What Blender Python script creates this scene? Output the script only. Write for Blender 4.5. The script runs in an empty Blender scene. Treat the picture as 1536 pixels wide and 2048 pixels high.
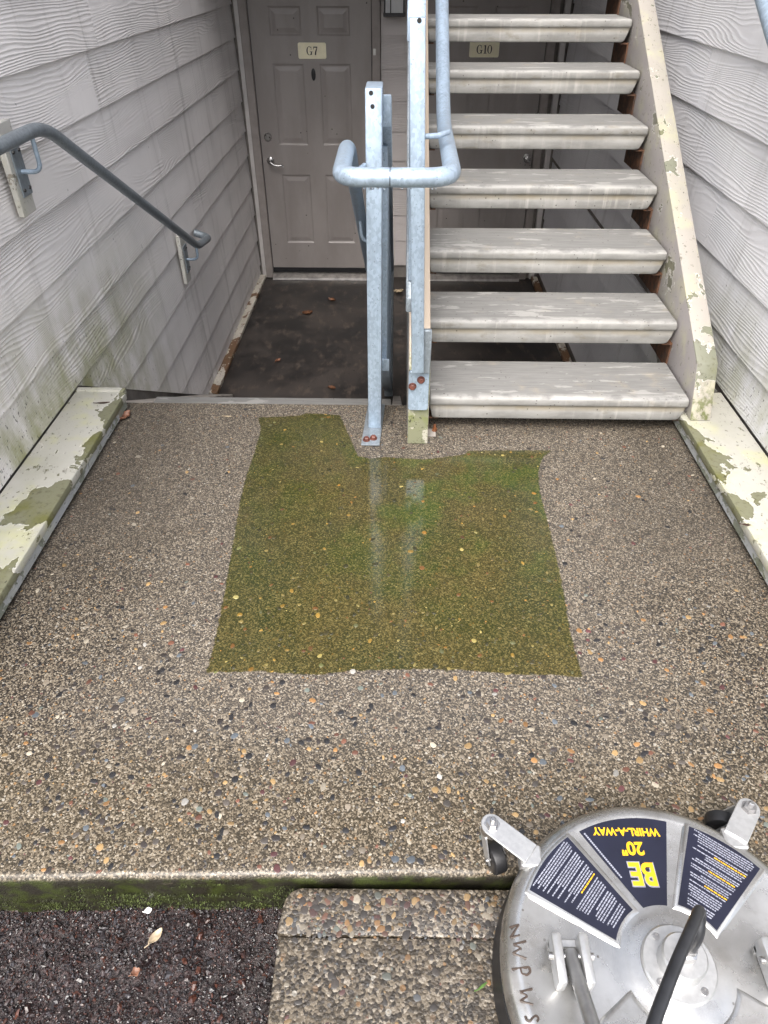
import bpy, bmesh, math, random
import numpy as np
from mathutils import Vector, noise as mnoise
random.seed(7); rng = np.random.default_rng(7)
S = bpy.context.scene
COL = S.collection
# ------------------------------------------------------------------ camera, sky, sun, exposure
CAM_H = 1.4
FPX, PITCH, YAW = 1389.0, math.radians(39.0), math.radians(1.09)
cd = bpy.data.cameras.new('camera'); cam = bpy.data.objects.new('camera', cd); COL.objects.link(cam)
cam.location = (0, 0, CAM_H)
cam.rotation_euler = (math.pi/2 - PITCH, 0, YAW)
cd.sensor_fit = 'HORIZONTAL'; cd.sensor_width = 36.0; cd.lens = 36.0*FPX/1536.0
cd.clip_start = 0.02; cd.clip_end = 500
S.camera = cam
SUN_EL, SUN_AZ = 55.0, 195.0          # sun high behind the camera, thin overcast
w = bpy.data.worlds.new('World'); S.world = w; w.use_nodes = True
nt = w.node_tree; bg = nt.nodes['Background']
sky = nt.nodes.new('ShaderNodeTexSky'); sky.sky_type = 'NISHITA'; sky.sun_disc = False
sky.sun_elevation = math.radians(SUN_EL); sky.sun_rotation = math.radians(SUN_AZ)
sky.dust_density = 5.0; sky.air_density = 1.0; sky.ozone_density = 1.0
hs = nt.nodes.new('ShaderNodeHueSaturation'); hs.inputs['Saturation'].default_value = 0.45
nt.links.new(sky.outputs[0], hs.inputs['Color']); nt.links.new(hs.outputs[0], bg.inputs[0])
bg.inputs[1].default_value = 0.15
sl = bpy.data.lights.new('sun', 'SUN'); sl.energy = 0.55; sl.angle = math.radians(40); sl.color = (1.0, 0.96, 0.9)
so = bpy.data.objects.new('sun', sl); COL.objects.link(so)
az, el = math.radians(SUN_AZ), math.radians(SUN_EL)
sd = Vector((math.sin(az)*math.cos(el), math.cos(az)*math.cos(el), math.sin(el)))
so.rotation_euler = sd.to_track_quat('Z', 'Y').to_euler(); so.location = (0, -3, 8)
S.render.resolution_x, S.render.resolution_y = 768, 1024
S.view_settings.view_transform = 'Standard'; S.view_settings.look = 'None'
S.view_settings.exposure = 1.75; S.view_settings.gamma = 1.0
S.render.engine = 'CYCLES'
# ------------------------------------------------------------------ pixel -> place
_fw = np.array([-math.sin(YAW)*math.cos(PITCH), math.cos(YAW)*math.cos(PITCH), -math.sin(PITCH)])
_rt = np.array([math.cos(YAW), math.sin(YAW), 0.0]); _up = np.cross(_rt, _fw)
_C = np.array([0, 0, CAM_H])
def _ray(x, y): return _fw + _rt*(x-768)/FPX + _up*(1024-y)/FPX
def at_z(x, y, z): d = _ray(x, y); return _C + d*(z-CAM_H)/d[2]
def at_y(x, y, Y): d = _ray(x, y); return _C + d*Y/d[1]
def at_x(x, y, X): d = _ray(x, y); return _C + d*X/d[0]
# ------------------------------------------------------------------ node helper
class NB:
    def __init__(s, name):
        s.m = bpy.data.materials.new(name); s.m.use_nodes = True
        s.t = s.m.node_tree; s.p = s.t.nodes['Principled BSDF']
    def n(s, kind, **kw):
        nd = s.t.nodes.new('ShaderNode'+kind)
        for k, v in kw.items(): setattr(nd, k, v)
        return nd
    def put(s, sock, v):
        if hasattr(v, 'is_output') or isinstance(v, bpy.types.NodeSocket): s.t.links.new(v, sock)
        elif isinstance(v, (tuple, list)) and sock.type == 'RGBA' and len(v) == 3: sock.default_value = (*v, 1)
        else: sock.default_value = v
    def pos(s): return s.n('NewGeometry').outputs['Position']
    def nrm(s): return s.n('NewGeometry').outputs['Normal']
    def objc(s): return s.n('TexCoord').outputs['Object']
    def rnd(s): return s.n('ObjectInfo').outputs['Random']
    def attr(s, name, out='Fac'): return s.n('Attribute', attribute_name=name).outputs[out]
    def scale(s, v, sc, loc=(0,0,0), rot=(0,0,0)):
        m = s.n('Mapping'); s.put(m.inputs['Vector'], v)
        m.inputs['Scale'].default_value = sc; m.inputs['Location'].default_value = loc; m.inputs['Rotation'].default_value = rot
        return m.outputs[0]
    def noise(s, v, sc=5, det=4, ro=.55, dist=0, w=None, col=False):
        nd = s.n('TexNoise')
        if w is not None: nd.noise_dimensions = '4D'; s.put(nd.inputs['W'], w)
        s.put(nd.inputs['Vector'], v); nd.inputs['Scale'].default_value = sc; nd.inputs['Detail'].default_value = det
        nd.inputs['Roughness'].default_value = ro; nd.inputs['Distortion'].default_value = dist
        return nd.outputs['Color' if col else 'Fac']
    def voro(s, v, sc=5, feat='F1', rand=1.0):
        nd = s.n('TexVoronoi', feature=feat); s.put(nd.inputs['Vector'], v)
        nd.inputs['Scale'].default_value = sc; nd.inputs['Randomness'].default_value = rand
        return nd
    def math(s, op, a, b=0.0, c=None, clamp=False):
        nd = s.n('Math', operation=op, use_clamp=clamp); s.put(nd.inputs[0], a); s.put(nd.inputs[1], b)
        if c is not None: s.put(nd.inputs[2], c)
        return nd.outputs[0]
    def step(s, v, a, b, lo=0.0, hi=1.0):
        nd = s.n('MapRange', interpolation_type='SMOOTHSTEP'); s.put(nd.inputs['Value'], v)
        for k, x in zip(('From Min','From Max','To Min','To Max'), (a, b, lo, hi)): s.put(nd.inputs[k], x)
        return nd.outputs[0]
    def sep(s, v):
        nd = s.n('SeparateXYZ'); s.put(nd.inputs[0], v); return nd.outputs
    def comb(s, x, y, z):
        nd = s.n('CombineXYZ')
        for i, q in enumerate((x, y, z)): s.put(nd.inputs[i], q)
        return nd.outputs[0]
    def ramp(s, f, stops, const=False):
        nd = s.n('ValToRGB'); cr = nd.color_ramp; s.put(nd.inputs[0], f)
        if const: cr.interpolation = 'CONSTANT'
        while len(cr.elements) < len(stops): cr.elements.new(0.5)
        for e, (p, c) in zip(cr.elements, stops):
            e.position = p; e.color = (*c, 1) if not isinstance(c, (int, float)) else (c, c, c, 1)
        return nd.outputs[0]
    def mix(s, f, a, b, mode='MIX'):
        nd = s.n('MixRGB', blend_type=mode); s.put(nd.inputs[0], f); s.put(nd.inputs[1], a); s.put(nd.inputs[2], b)
        return nd.outputs[0]
    def bump(s, hgt, st=.5, dist=.01, nrm=None):
        nd = s.n('Bump'); s.put(nd.inputs['Height'], hgt); s.put(nd.inputs['Strength'], st); nd.inputs['Distance'].default_value = dist
        if nrm is not None: s.put(nd.inputs['Normal'], nrm)
        return nd.outputs[0]
    def done(s, col=None, rough=.6, nrm=None, metal=0.0, **kw):
        if col is not None: s.put(s.p.inputs['Base Color'], col)
        s.put(s.p.inputs['Roughness'], rough); s.put(s.p.inputs['Metallic'], metal)
        if nrm is not None: s.put(s.p.inputs['Normal'], nrm)
        for k, v in kw.items(): s.put(s.p.inputs[k], v)
        return s.m
M = {}
def plain(name, col, rough=.5, metal=0.0, var=.15, sc=30, bump=0.0, **kw):
    b = NB(name); p = b.objc(); n = b.noise(p, sc, 4)
    c = b.mix(b.step(n, .3, .7), tuple(x*(1-var) for x in col), tuple(min(1, x*(1+var)) for x in col))
    nr = b.bump(n, bump, .003) if bump else None
    M[name] = b.done(c, b.math('ADD', rough-.08, b.math('MULTIPLY', n, .16)), nr, metal, **kw)
    return M[name]
# ------------------------------------------------------------------ mesh helpers
def finish(name, verts, faces, mat, parent=None, smooth=None, mats=None):
    me = bpy.data.meshes.new(name); me.from_pydata([tuple(v) for v in verts], [], faces); me.update()
    return link(name, me, mat, parent, smooth)
def link(name, me, mat, parent=None, smooth=None):
    if mat is not None and not me.materials: me.materials.append(M[mat] if isinstance(mat, str) else mat)
    if smooth is not None:
        me.polygons.foreach_set('use_smooth', [True]*len(me.polygons))
        me.set_sharp_from_angle(angle=math.radians(smooth))
    o = bpy.data.objects.new(name, me); COL.objects.link(o)
    if parent is not None:
        o.parent = parent; q = parent
        off = Vector((0, 0, 0))
        while q is not None: off += q.location; q = q.parent
        o.location = -off
    return o
class MB:
    """collects shapes, then becomes one mesh object"""
    def __init__(s): s.v, s.f = [], []
    def add(s, v, f):
        k = len(s.v); s.v += [tuple(p) for p in v]; s.f += [tuple(i+k for i in q) for q in f]; return s
    def box(s, lo, hi, bev=0.0, seg=1, rot=None, piv=None):
        bm = bmesh.new(); bmesh.ops.create_cube(bm, size=1.0)
        for q in bm.verts: q.co = Vector([(lo[i]+hi[i])/2 + q.co[i]*(hi[i]-lo[i]) for i in range(3)])
        if bev: bmesh.ops.bevel(bm, geom=list(bm.edges), offset=bev, segments=seg, profile=.5, affect='EDGES')
        return s.bm(bm, rot, piv)
    def bm(s, bm, rot=None, piv=None):
        bm.verts.index_update()
        vs = [q.co.copy() for q in bm.verts]
        if rot is not None: vs = [piv + rot @ (q-piv) for q in vs]
        s.add(vs, [[q.index for q in f.verts] for f in bm.faces]); bm.free(); return s
    def prism(s, poly, axis, a, b, bev=0.0, seg=1):
        """poly: 2D outline in the two other axes (x,y)|(x,z)|(y,z)"""
        def P(u, v, t): return {'x': (t, u, v), 'y': (u, t, v), 'z': (u, v, t)}[axis]
        bm = bmesh.new()
        A = [bm.verts.new(P(u, v, a)) for u, v in poly]; B = [bm.verts.new(P(u, v, b)) for u, v in poly]
        n = len(poly); bm.faces.new(A); bm.faces.new(B[::-1])
        for i in range(n): bm.faces.new((A[i], B[i], B[(i+1) % n], A[(i+1) % n]))
        bmesh.ops.recalc_face_normals(bm, faces=list(bm.faces))
        if bev: bmesh.ops.bevel(bm, geom=list(bm.edges), offset=bev, segments=seg, profile=.5, affect='EDGES')
        return s.bm(bm)
    def tube(s, path, r, n=12, cap=True):
        pts = [Vector(p) for p in path]; R = r if isinstance(r, (list, tuple)) else [r]*len(pts)
        t0 = (pts[1]-pts[0]).normalized(); up = Vector((0,0,1)) if abs(t0.z) < .9 else Vector((1,0,0))
        x = t0.cross(up).normalized(); vs, fs = [], []
        for i, p in enumerate(pts):
            t = (pts[min(i+1, len(pts)-1)]-pts[max(i-1, 0)]).normalized()
            x = (x - t*x.dot(t)).normalized(); y = t.cross(x)
            for k in range(n):
                a = 2*math.pi*k/n; vs.append(p + (x*math.cos(a)+y*math.sin(a))*R[i])
        for i in range(len(pts)-1):
            for k in range(n):
                fs.append((i*n+k, i*n+(k+1) % n, (i+1)*n+(k+1) % n, (i+1)*n+k))
        if cap: fs += [tuple(range(n))[::-1], tuple(range((len(pts)-1)*n, len(pts)*n))]
        return s.add(vs, fs)
    def lathe(s, prof, c, n=32, axis='z'):
        vs, fs = [], []
        for r, z in prof:
            for k in range(n):
                a = 2*math.pi*k/n; u, v = r*math.cos(a), r*math.sin(a)
                vs.append({'z': (c[0]+u, c[1]+v, c[2]+z), 'y': (c[0]+u, c[1]-z, c[2]+v), 'x': (c[0]+z, c[1]+u, c[2]+v)}[axis])
        for i in range(len(prof)-1):
            for k in range(n):
                q = (i*n+k, i*n+(k+1) % n, (i+1)*n+(k+1) % n, (i+1)*n+k); fs.append(q)
        fs.append(tuple(range(n))[::-1]); fs.append(tuple(range((len(prof)-1)*n, len(prof)*n)))
        return s.add(vs, fs)
    def build(s, name, mat, parent=None, smooth=None):
        me = bpy.data.meshes.new(name); me.from_pydata(s.v, [], s.f); me.update()
        bm = bmesh.new(); bm.from_mesh(me); bmesh.ops.recalc_face_normals(bm, faces=list(bm.faces)); bm.to_mesh(me); bm.free()
        return link(name, me, mat, parent, smooth)
def fillet(pts, r, seg=8):
    pts = [Vector(p) for p in pts]; out = [pts[0]]
    rs = r if isinstance(r, (list, tuple)) else [r]*len(pts)
    for i in range(1, len(pts)-1):
        a, b, c = pts[i-1], pts[i], pts[i+1]; u, v = (a-b), (c-b)
        d = min(rs[i], u.length*.48, v.length*.48); p, q = b+u.normalized()*d, b+v.normalized()*d
        for k in range(seg+1):
            t = k/seg; out.append(p*(1-t)**2 + b*(.25*2*t*(1-t)+.75*2*t*(1-t)) + q*t*t)
    out.append(pts[-1]); return out
def rrect(x0, x1, y0, y1, r, n=5):
    o = []
    for cx, cy, a in ((x1-r, y1-r, 0), (x0+r, y1-r, 90), (x0+r, y0+r, 180), (x1-r, y0+r, 270)):
        for k in range(n+1):
            t = math.radians(a+90*k/n); o.append((cx+r*math.cos(t), cy+r*math.sin(t)))
    return o
def tag(o, label, cat, group=None, kind=None):
    if label: o['label'] = label
    if cat: o['category'] = cat
    if group: o['group'] = group
    if kind: o['kind'] = kind
    return o
def thing(name, loc, label, cat, group=None):
    o = bpy.data.objects.new(name, None); COL.objects.link(o); o.location = loc
    o.empty_display_size = .1
    return tag(o, label, cat, group)
def struct(o): o['kind'] = 'structure'; return o
# ------------------------------------------------------------------ materials
def siding_mat(name, base, grime, algae, seed):
    b = NB(name); p = b.pos(); s = b.sep(p); r = b.rnd()
    u = b.math('ADD', s[0], s[1])                                  # runs along the board on every wall
    v = b.comb(b.math('MULTIPLY', u, .75), b.math('MULTIPLY', s[2], 4.6), 0.0)
    f = b.noise(v, 1.6, 1.5, .45, .15, w=b.math('MULTIPLY', r, 37.0))
    fine = b.noise(b.comb(b.math('MULTIPLY', u, 5.0), b.math('MULTIPLY', s[2], 30.0), 0), 1.0, 2, .5, w=b.math('MULTIPLY', r, 19.0))
    ph = b.math('ADD', b.math('MULTIPLY', f, 92.0), b.math('MULTIPLY', s[2], 560.0))
    ph = b.math('ADD', ph, b.math('MULTIPLY', fine, 6.5))
    line = b.math('SINE', ph)
    line = b.math('POWER', b.math('MULTIPLY_ADD', line, .5, .5), 1.6)
    amt = b.step(b.noise(v, 1.1, 2, .5, w=b.math('MULTIPLY', r, 53.0)),   .34, .62)
    hgt = b.math('MULTIPLY', line, amt)
    nr = b.bump(hgt, {1: .75, 2: .45, 3: .6}[seed], .0020)
    nr = b.bump(b.noise(p, 260, 2), .06, .001, nr)
    big = b.noise(p, 1.7, 4); c = b.mix(b.step(big, .3, .7), tuple(x*.93 for x in base), tuple(x*1.05 for x in base))
    c = b.mix(b.math('MULTIPLY', b.math('SUBTRACT', 1.0, line), b.math('MULTIPLY', amt, .13)), c, (.16, .15, .14))  # shade in the grain grooves darkened into the colour
    # streaky rain dirt
    st = b.noise(b.comb(b.math('MULTIPLY', u, 9.0), b.math('MULTIPLY', s[2], .8), 3.0), 1.0, 5, .65)
    c = b.mix(b.math('MULTIPLY', b.step(st, .52, .75), grime), c, (.17, .155, .135))
    # algae growing up from the foot of the wall
    lowz = b.step(s[2], .62, .02)
    outer = b.step(s[1], 3.9, 2.3)
    al = b.math('MULTIPLY', b.math('MULTIPLY', lowz, outer), b.step(b.noise(b.scale(p, (1, 1, .6)), 7, 6, .65), .28, .66))
    c = b.mix(b.math('MULTIPLY', al, algae), c, (.235, .24, .085))
    # black flecks of mildew and grit, thicker toward the foot
    clus = b.noise(p, 6, 3, .6); flk = b.noise(b.scale(p, (1, 1, .45)), 120, 3, .55)
    thr = b.math('SUBTRACT', .745, b.math('ADD', b.math('MULTIPLY', b.math('MULTIPLY', lowz, outer), .105), b.math('MULTIPLY', b.step(clus, .5, .75), .06)))
    on = b.step(flk, thr, b.math('ADD', thr, .015))
    c = b.mix(b.math('MULTIPLY', on, .85), c, (.03, .028, .022))
    vo2 = b.voro(p, 26); g2 = b.sep(vo2.outputs['Color'])[1]
    on2 = b.math('MULTIPLY', b.math('LESS_THAN', g2, .16), b.math('LESS_THAN', vo2.outputs['Distance'], .09))
    c = b.mix(b.math('MULTIPLY', on2, .6), c, (.75, .74, .70))
    M[name] = b.done(c, b.math('MULTIPLY_ADD', big, .2, .36), nr)
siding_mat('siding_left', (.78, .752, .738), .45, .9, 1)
siding_mat('siding_right', (.69, .69, .715), .35, .6, 2)  # bluish cast of the light tinted into this wall's colour
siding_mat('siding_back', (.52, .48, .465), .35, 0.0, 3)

def concrete_grain(b, p, sc, tone=1.0):
    """fine washed sand and pea gravel, cut by the trowel: returns colour, height"""
    v = b.voro(p, sc); c1 = b.sep(v.outputs['Color'])
    T = lambda *c: tuple(min(1, x*tone) for x in c)
    col = b.ramp(c1[0], [(0, T(.005,.0045,.004)), (.31, T(.030,.023,.017)), (.44, T(.11,.086,.060)), (.57, T(.23,.186,.132)), (.76, T(.38,.318,.235)), (.93, T(.58,.51,.41))], True)
    v2 = b.voro(b.scale(p, (1, 1, 1), (.37, .11, 0)), sc*.46); c2 = b.sep(v2.outputs['Color'])
    col2 = b.ramp(c2[1], [(0, T(.03,.027,.026)), (.28, T(.10,.075,.055)), (.45, T(.26,.17,.10)), (.58, T(.15,.15,.15)), (.72, T(.42,.35,.26)), (.86, T(.40,.22,.09)), (.94, T(.6,.57,.5))], True)
    pick = b.math('MULTIPLY', b.math('GREATER_THAN', c2[0], .80), b.math('LESS_THAN', v2.outputs['Distance'], .42))
    col = b.mix(pick, col, col2)
    hgt = b.math('SUBTRACT', 1.0, b.math('MINIMUM', b.math('MULTIPLY', v.outputs['Distance'], 1.3), 1.0))
    return col, hgt
def slab_mat():
    b = NB('aggregate_slab'); p = b.pos(); s = b.sep(p)
    col, hgt = concrete_grain(b, p, 290, .52)
    d = b.attr('patch')                                            # metres outside (+) or inside (-) the unwashed patch
    jag = b.math('MULTIPLY', b.math('SUBTRACT', b.noise(p, 60, 3), .5), .014)
    inside = b.step(b.math('ADD', d, jag), .002, -.003)
    # freshly washed band round the patch is paler, old grey traffic film further out
    dirt = b.noise(p, 2.3, 5, .6)
    far = b.step(b.math('ADD', d, b.math('MULTIPLY', b.math('SUBTRACT', dirt, .5), .5)), .10, .42)
    washed = b.mix(.26, col, (.17, .150, .127)); worn = b.mix(.15, col, (.060, .046, .030))
    back = b.step(s[1], 1.15, 1.75)
    worn = b.mix(b.math('MULTIPLY', back, .40), worn, (.080, .070, .058))
    clean = b.mix(b.math('MULTIPLY', far, .85), washed, worn)
    fy = b.step(s[1], .98, .74)
    clean = b.mix(b.math('MULTIPLY', fy, .75), clean, b.mix(.30, col, (.115, .088, .047)))
    n1 = b.noise(b.scale(p, (1, .55, 1)), 3.1, 5, .6)
    alg = b.mix(b.step(n1, .38, .66), (.045, .038, .0055), (.022, .030, .003))
    gsp = b.math('MULTIPLY', b.step(b.noise(p, 4.5, 4, .6), .44, .64), b.math('MULTIPLY', b.step(s[1], 1.05, 1.75), b.step(s[0], -.35, .15, .35, 1.0)))
    alg = b.mix(b.math('MULTIPLY', gsp, .8), alg, (.036, .072, .006))
    dark = b.mix(.86, col, alg, 'MIX'); dark = b.mix(.30, dark, b.mix(1.0, col, (.72, .62, .13), 'MULTIPLY'))
    c = b.mix(inside, clean, dark)
    # dark damp lines below the ledges and at the front edge
    wet = b.noise(p, 4.5, 4, .6)
    c = b.mix(b.math('MULTIPLY', b.step(wet, .45, .7), .25), c, b.mix(1.0, c, (.62, .60, .56), 'MULTIPLY'))
    # moss on the exposed front face
    face = b.step(b.sep(b.nrm())[2], .75, .35)
    ms = b.mix(b.step(b.noise(p, 22, 5, .65), .42, .66), (.014, .012, .007), (.030, .038, .007))
    c = b.mix(face, c, ms)
    st = b.math('MULTIPLY_ADD', inside, -.42, .9)
    nr = b.bump(hgt, st, .0013); nr = b.bump(b.noise(p, 45, 3), .12, .003, nr)
    film = b.math('MULTIPLY', inside, b.step(b.noise(b.scale(p, (1, .7, 1)), 3.6, 4, .6), .30, .60))
    frontwet = b.math('MULTIPLY', b.step(s[1], .70, .61), .30)
    ro = b.math('SUBTRACT', .66, b.math('MULTIPLY', b.step(wet, .4, .7), .22))
    coat = b.math('MAXIMUM', b.math('MULTIPLY', b.step(wet, .42, .66), .16), b.math('MAXIMUM', b.math('MULTIPLY', film, b.step(s[1], 1.25, 1.75, .15, .85)), frontwet))
    M['aggregate_slab'] = b.done(c, ro, nr, **{'Specular IOR Level': .28, 'Coat Weight': coat, 'Coat Roughness': b.math('MULTIPLY_ADD', wet, .14, .01), 'Coat Normal': b.bump(hgt, .035, .0010), 'Coat IOR': 1.6})
slab_mat()
def walk_mat():
    b = NB('walkway_aggregate'); p = b.pos()
    col, hgt = concrete_grain(b, p, 170, .55)
    wet = b.noise(p, 7, 4, .6)
    c = b.mix(.35, col, (.085, .070, .053)); c = b.mix(b.math('MULTIPLY', b.step(wet, .4, .65), .35), c, (.06, .045, .024))
    nr = b.bump(hgt, .45, .0030); nr = b.bump(b.noise(p, 110, 5, .6), .8, .006, nr)
    M['walkway_aggregate'] = b.done(c, .34, nr, **{'Coat Weight': .55, 'Coat Roughness': .12, 'Coat Normal': b.bump(b.noise(p, 150, 3), .45, .003)})
walk_mat()
def pebble_mats():
    for nm, use_attr in (('pebble', False), ('pebble_bed', True)):
        b = NB(nm); p = b.pos()
        src = b.attr('pcol', 'Color') if use_attr else b.n('ObjectInfo').outputs['Color']
        n = b.noise(p, 240, 3); c = b.mix(1.0, src, b.ramp(n, [(.3, (.72, .72, .72)), (.7, (1, 1, 1))]), 'MULTIPLY')
        M[nm] = b.done(c, .42, b.bump(n, .2, .0008), **{'Coat Weight': .25, 'Coat Roughness': .2})
pebble_mats()
def peeling(name, paint, bare, thr, algae=.5, inner=None, rough=.45, sc=5.0, edge=0.0):
    """old white paint with flaked patches, algae film and dark grit"""
    b = NB(name); p = b.pos(); s = b.sep(p)
    n = b.noise(b.scale(p, (1, .6, 1)), sc, 5, .58, .5)
    if inner is not None:                                          # paint fails first along the inner edge
        d = b.math('ABSOLUTE', b.math('SUBTRACT', b.math('ABSOLUTE', s[0]), inner))
        n = b.math('ADD', n, b.step(d, .055, .0, 0.0, edge))
    if name == 'stringer_paint': n = b.math('ADD', n, b.step(s[2], .95, .15, 0.0, .075))
    n2 = b.noise(b.scale(p, (1, .7, 1), (3, 1, 2)), sc*3.4, 6, .68, .4)
    n = b.math('MAXIMUM', b.math('MULTIPLY_ADD', b.math('SUBTRACT', n2, .5), .16, n), b.math('SUBTRACT', n2, .075))
    m = b.step(n, thr, thr+.006)
    alg = b.step(b.noise(p, 9, 5, .6), .46, .70)
    pc = b.mix(b.math('MULTIPLY', alg, algae*.6), paint, (.50, .50, .22))
    bc = b.mix(b.math('MULTIPLY', alg, algae), bare, (.125, .125, .030))
    bc = b.mix(b.step(b.noise(p, 55, 5, .65), .5, .7, 0, .55), bc, (.055, .042, .022))
    pc = b.mix(b.step(b.noise(p, 3.5, 5, .65), .40, .72, 0, .40), pc, (.27, .265, .205))
    pc = b.mix(b.math('MULTIPLY', b.step(b.noise(b.scale(p, (1, .5, .5)), 75, 5, .7), .60, .66), .7), pc, (.09, .08, .055))
    c = b.mix(m, pc, bc)
    rim = b.math('MULTIPLY', b.step(n, thr-.012, thr), b.math('SUBTRACT', 1.0, m))
    c = b.mix(b.math('MULTIPLY', rim, .35), c, (.9, .88, .82))
    vo = b.voro(b.scale(p, (1, .7, 1)), 60); g = b.sep(vo.outputs['Color'])[0]
    on = b.math('MULTIPLY', b.math('LESS_THAN', g, .26), b.math('LESS_THAN', b.math('ADD', vo.outputs['Distance'], b.math('MULTIPLY', b.noise(p, 300, 2), .5)), .40))
    on = b.math('MULTIPLY', on, b.step(b.noise(p, 6, 3), .38, .55))
    c = b.mix(b.math('MULTIPLY', on, .85), c, (.035, .03, .02))
    h = b.math('SUBTRACT', b.math('MULTIPLY', b.noise(p, 120, 2), .12), b.math('MULTIPLY', m, 1.0))
    if name == 'stringer_paint':
        mo = b.math('MULTIPLY', b.step(s[2], .26, .10), b.step(b.noise(p, 34, 5, .65), .42, .60)); c = b.mix(b.math('MULTIPLY', mo, .9), c, (.085, .10, .022))
    M[name] = b.done(c, rough, b.bump(h, 1.0, .0026))
peeling('ledge_paint', (.43, .42, .375), (.165, .165, .105), .565, .85, 1.05, sc=6.5, edge=.115)
peeling('ledge_fascia', (.36, .375, .385), (.20, .215, .18), .53, .3, sc=14)
peeling('stringer_paint', (.315, .292, .262), (.165, .17, .125), .625, .45, sc=7.0)
peeling('stringer_side', (.27, .25, .245), (.15, .145, .115), .62, .35, sc=6.0)
peeling('baseboard_paint', (.52, .48, .42), (.16, .09, .05), .52, .1, sc=8)
peeling('mount_wood', (.46, .45, .42), (.27, .25, .21), .63, .25, sc=14)
def tread_mat():
    b = NB('tread_concrete'); p = b.pos(); s = b.sep(p); o = b.sep(b.objc())
    up = b.step(b.sep(b.nrm())[2], .4, .85)
    n = b.noise(b.scale(p, (1, 3, 3)), 5, 6, .62)
    c = b.mix(b.step(n, .3, .7), (.160, .157, .148), (.255, .252, .238))
    br = b.noise(b.scale(p, (9, 150, 1)), 1.0, 4, .6)              # broom marks on the top
    top = b.mix(b.step(br, .35, .65), (.160, .158, .152), (.205, .202, .194))
    pt = b.noise(b.scale(p, (2.2, 9, 9), (0, .7, 0)), 2.4, 5, .60, .3)   # remains of grey deck paint
    top = b.mix(b.math('MULTIPLY', b.step(pt, .575, .61), .60), top, (.36, .355, .335))
    top = b.mix(b.math('MULTIPLY', b.step(b.noise(p, 9, 5, .65), .55, .75), .30), top, (.36, .30, .20))
    drip = b.noise(b.scale(p, (38, 1, 2)), 1.0, 4, .6); c = b.mix(b.math('MULTIPLY', b.step(drip, .5, .72), b.step(b.noise(p, 3.5, 3), .4, .62, .05, .6)), c, (.36, .35, .32))
    c = b.mix(b.math('MULTIPLY', b.step(b.noise(b.scale(p, (1, 2, 2)), 11, 5, .65), .54, .72), .55), c, (.13, .112, .080))
    top = b.mix(b.math('MULTIPLY', b.step(o[1], .05, .012), b.step(b.noise(p, 13, 5, .65), .36, .56, 0, .6)), top, (.37, .365, .345))
    c = b.mix(up, c, top)
    band = b.math('MULTIPLY', b.step(o[2], -.058, -.044), b.step(o[2], -.028, -.036))
    c = b.mix(b.math('MULTIPLY', band, b.step(b.noise(p, 6, 5, .65), .35, .7, .20, .75)), c, (.20, .17, .115))
    vo = b.voro(p, 75); g = b.sep(vo.outputs['Color'])[0]
    hole = b.math('MULTIPLY', b.math('LESS_THAN', g, .22), b.math('LESS_THAN', vo.outputs['Distance'], b.math('MULTIPLY', g, 1.1)))
    c = b.mix(b.math('MULTIPLY', hole, .8), c, (.05, .045, .035))
    h = b.math('ADD', b.math('MULTIPLY', br, up), b.math('MULTIPLY', b.noise(p, 130, 3), .6))
    h = b.math('SUBTRACT', h, hole)
    M['tread_concrete'] = b.done(c, .62, b.bump(h, .32, .0025))
tread_mat()
def galv(name, base, metal=.45, rough=.40, streak=.4):
    b = NB(name); p = b.pos()
    vo = b.voro(b.scale(p, (1, 1, .6)), 150); g = b.sep(vo.outputs['Color'])[0]
    n = b.noise(b.scale(p, (1, 1, .35)), 16, 5, .6)
    k = b.math('ADD', b.math('MULTIPLY', g, .35), b.math('MULTIPLY', n, .65))
    c = b.mix(b.step(k, .28, .72), tuple(x*.84 for x in base), tuple(min(1, x*1.10) for x in base))
    vs = b.voro(p, 330); c = b.mix(b.math('MULTIPLY', b.math('LESS_THAN', b.sep(vs.outputs['Color'])[0], .012), .5), c, (.12, .12, .115))
    gr = b.step(b.noise(b.scale(p, (3, 3, .6)), 9, 5, .7), .60, .78)
    c = b.mix(b.math('MULTIPLY', gr, streak), c, (.22, .21, .16))
    M[name] = b.done(c, b.math('MULTIPLY_ADD', k, .3, rough-.15), b.bump(n, .08, .002), metal)
galv('galvanised', (.33, .41, .50)); galv('galvanised_dull', (.25, .285, .315), .5, .42, .3)
def rust_mat(name, a, c2, rough=.75):
    b = NB(name); p = b.pos(); n = b.noise(p, 38, 6, .65)
    M[name] = b.done(b.mix(b.step(n, .32, .68), a, c2), rough, b.bump(n, .5, .002))
rust_mat('rusty_steel', (.030, .018, .012), (.13, .055, .025)); rust_mat('bolt_rust', (.055, .022, .018), (.14, .045, .030), .5)
rust_mat('orange_rust', (.07, .02, .008), (.33, .12, .035), .55)
def floor_mat():
    b = NB('landing_floor'); p = b.pos()
    n = b.noise(p, 3.0, 6, .62); n2 = b.noise(b.scale(p, (1, .4, 1)), 14, 5, .65)
    c = b.mix(b.step(n, .35, .68), (.013, .012, .0118), (.052, .043, .038))
    c = b.mix(b.math('MULTIPLY', b.step(n2, .52, .70), .75), c, (.095, .073, .058))
    vo = b.voro(p, 30); c = b.mix(b.math('LESS_THAN', b.math('ADD', vo.outputs['Distance'], b.sep(vo.outputs['Color'])[0]), .22), c, (.012, .011, .01))
    M['landing_floor'] = b.done(c, b.step(n, .3, .7, .38, .62), b.bump(n2, .2, .003))
floor_mat()
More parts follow.
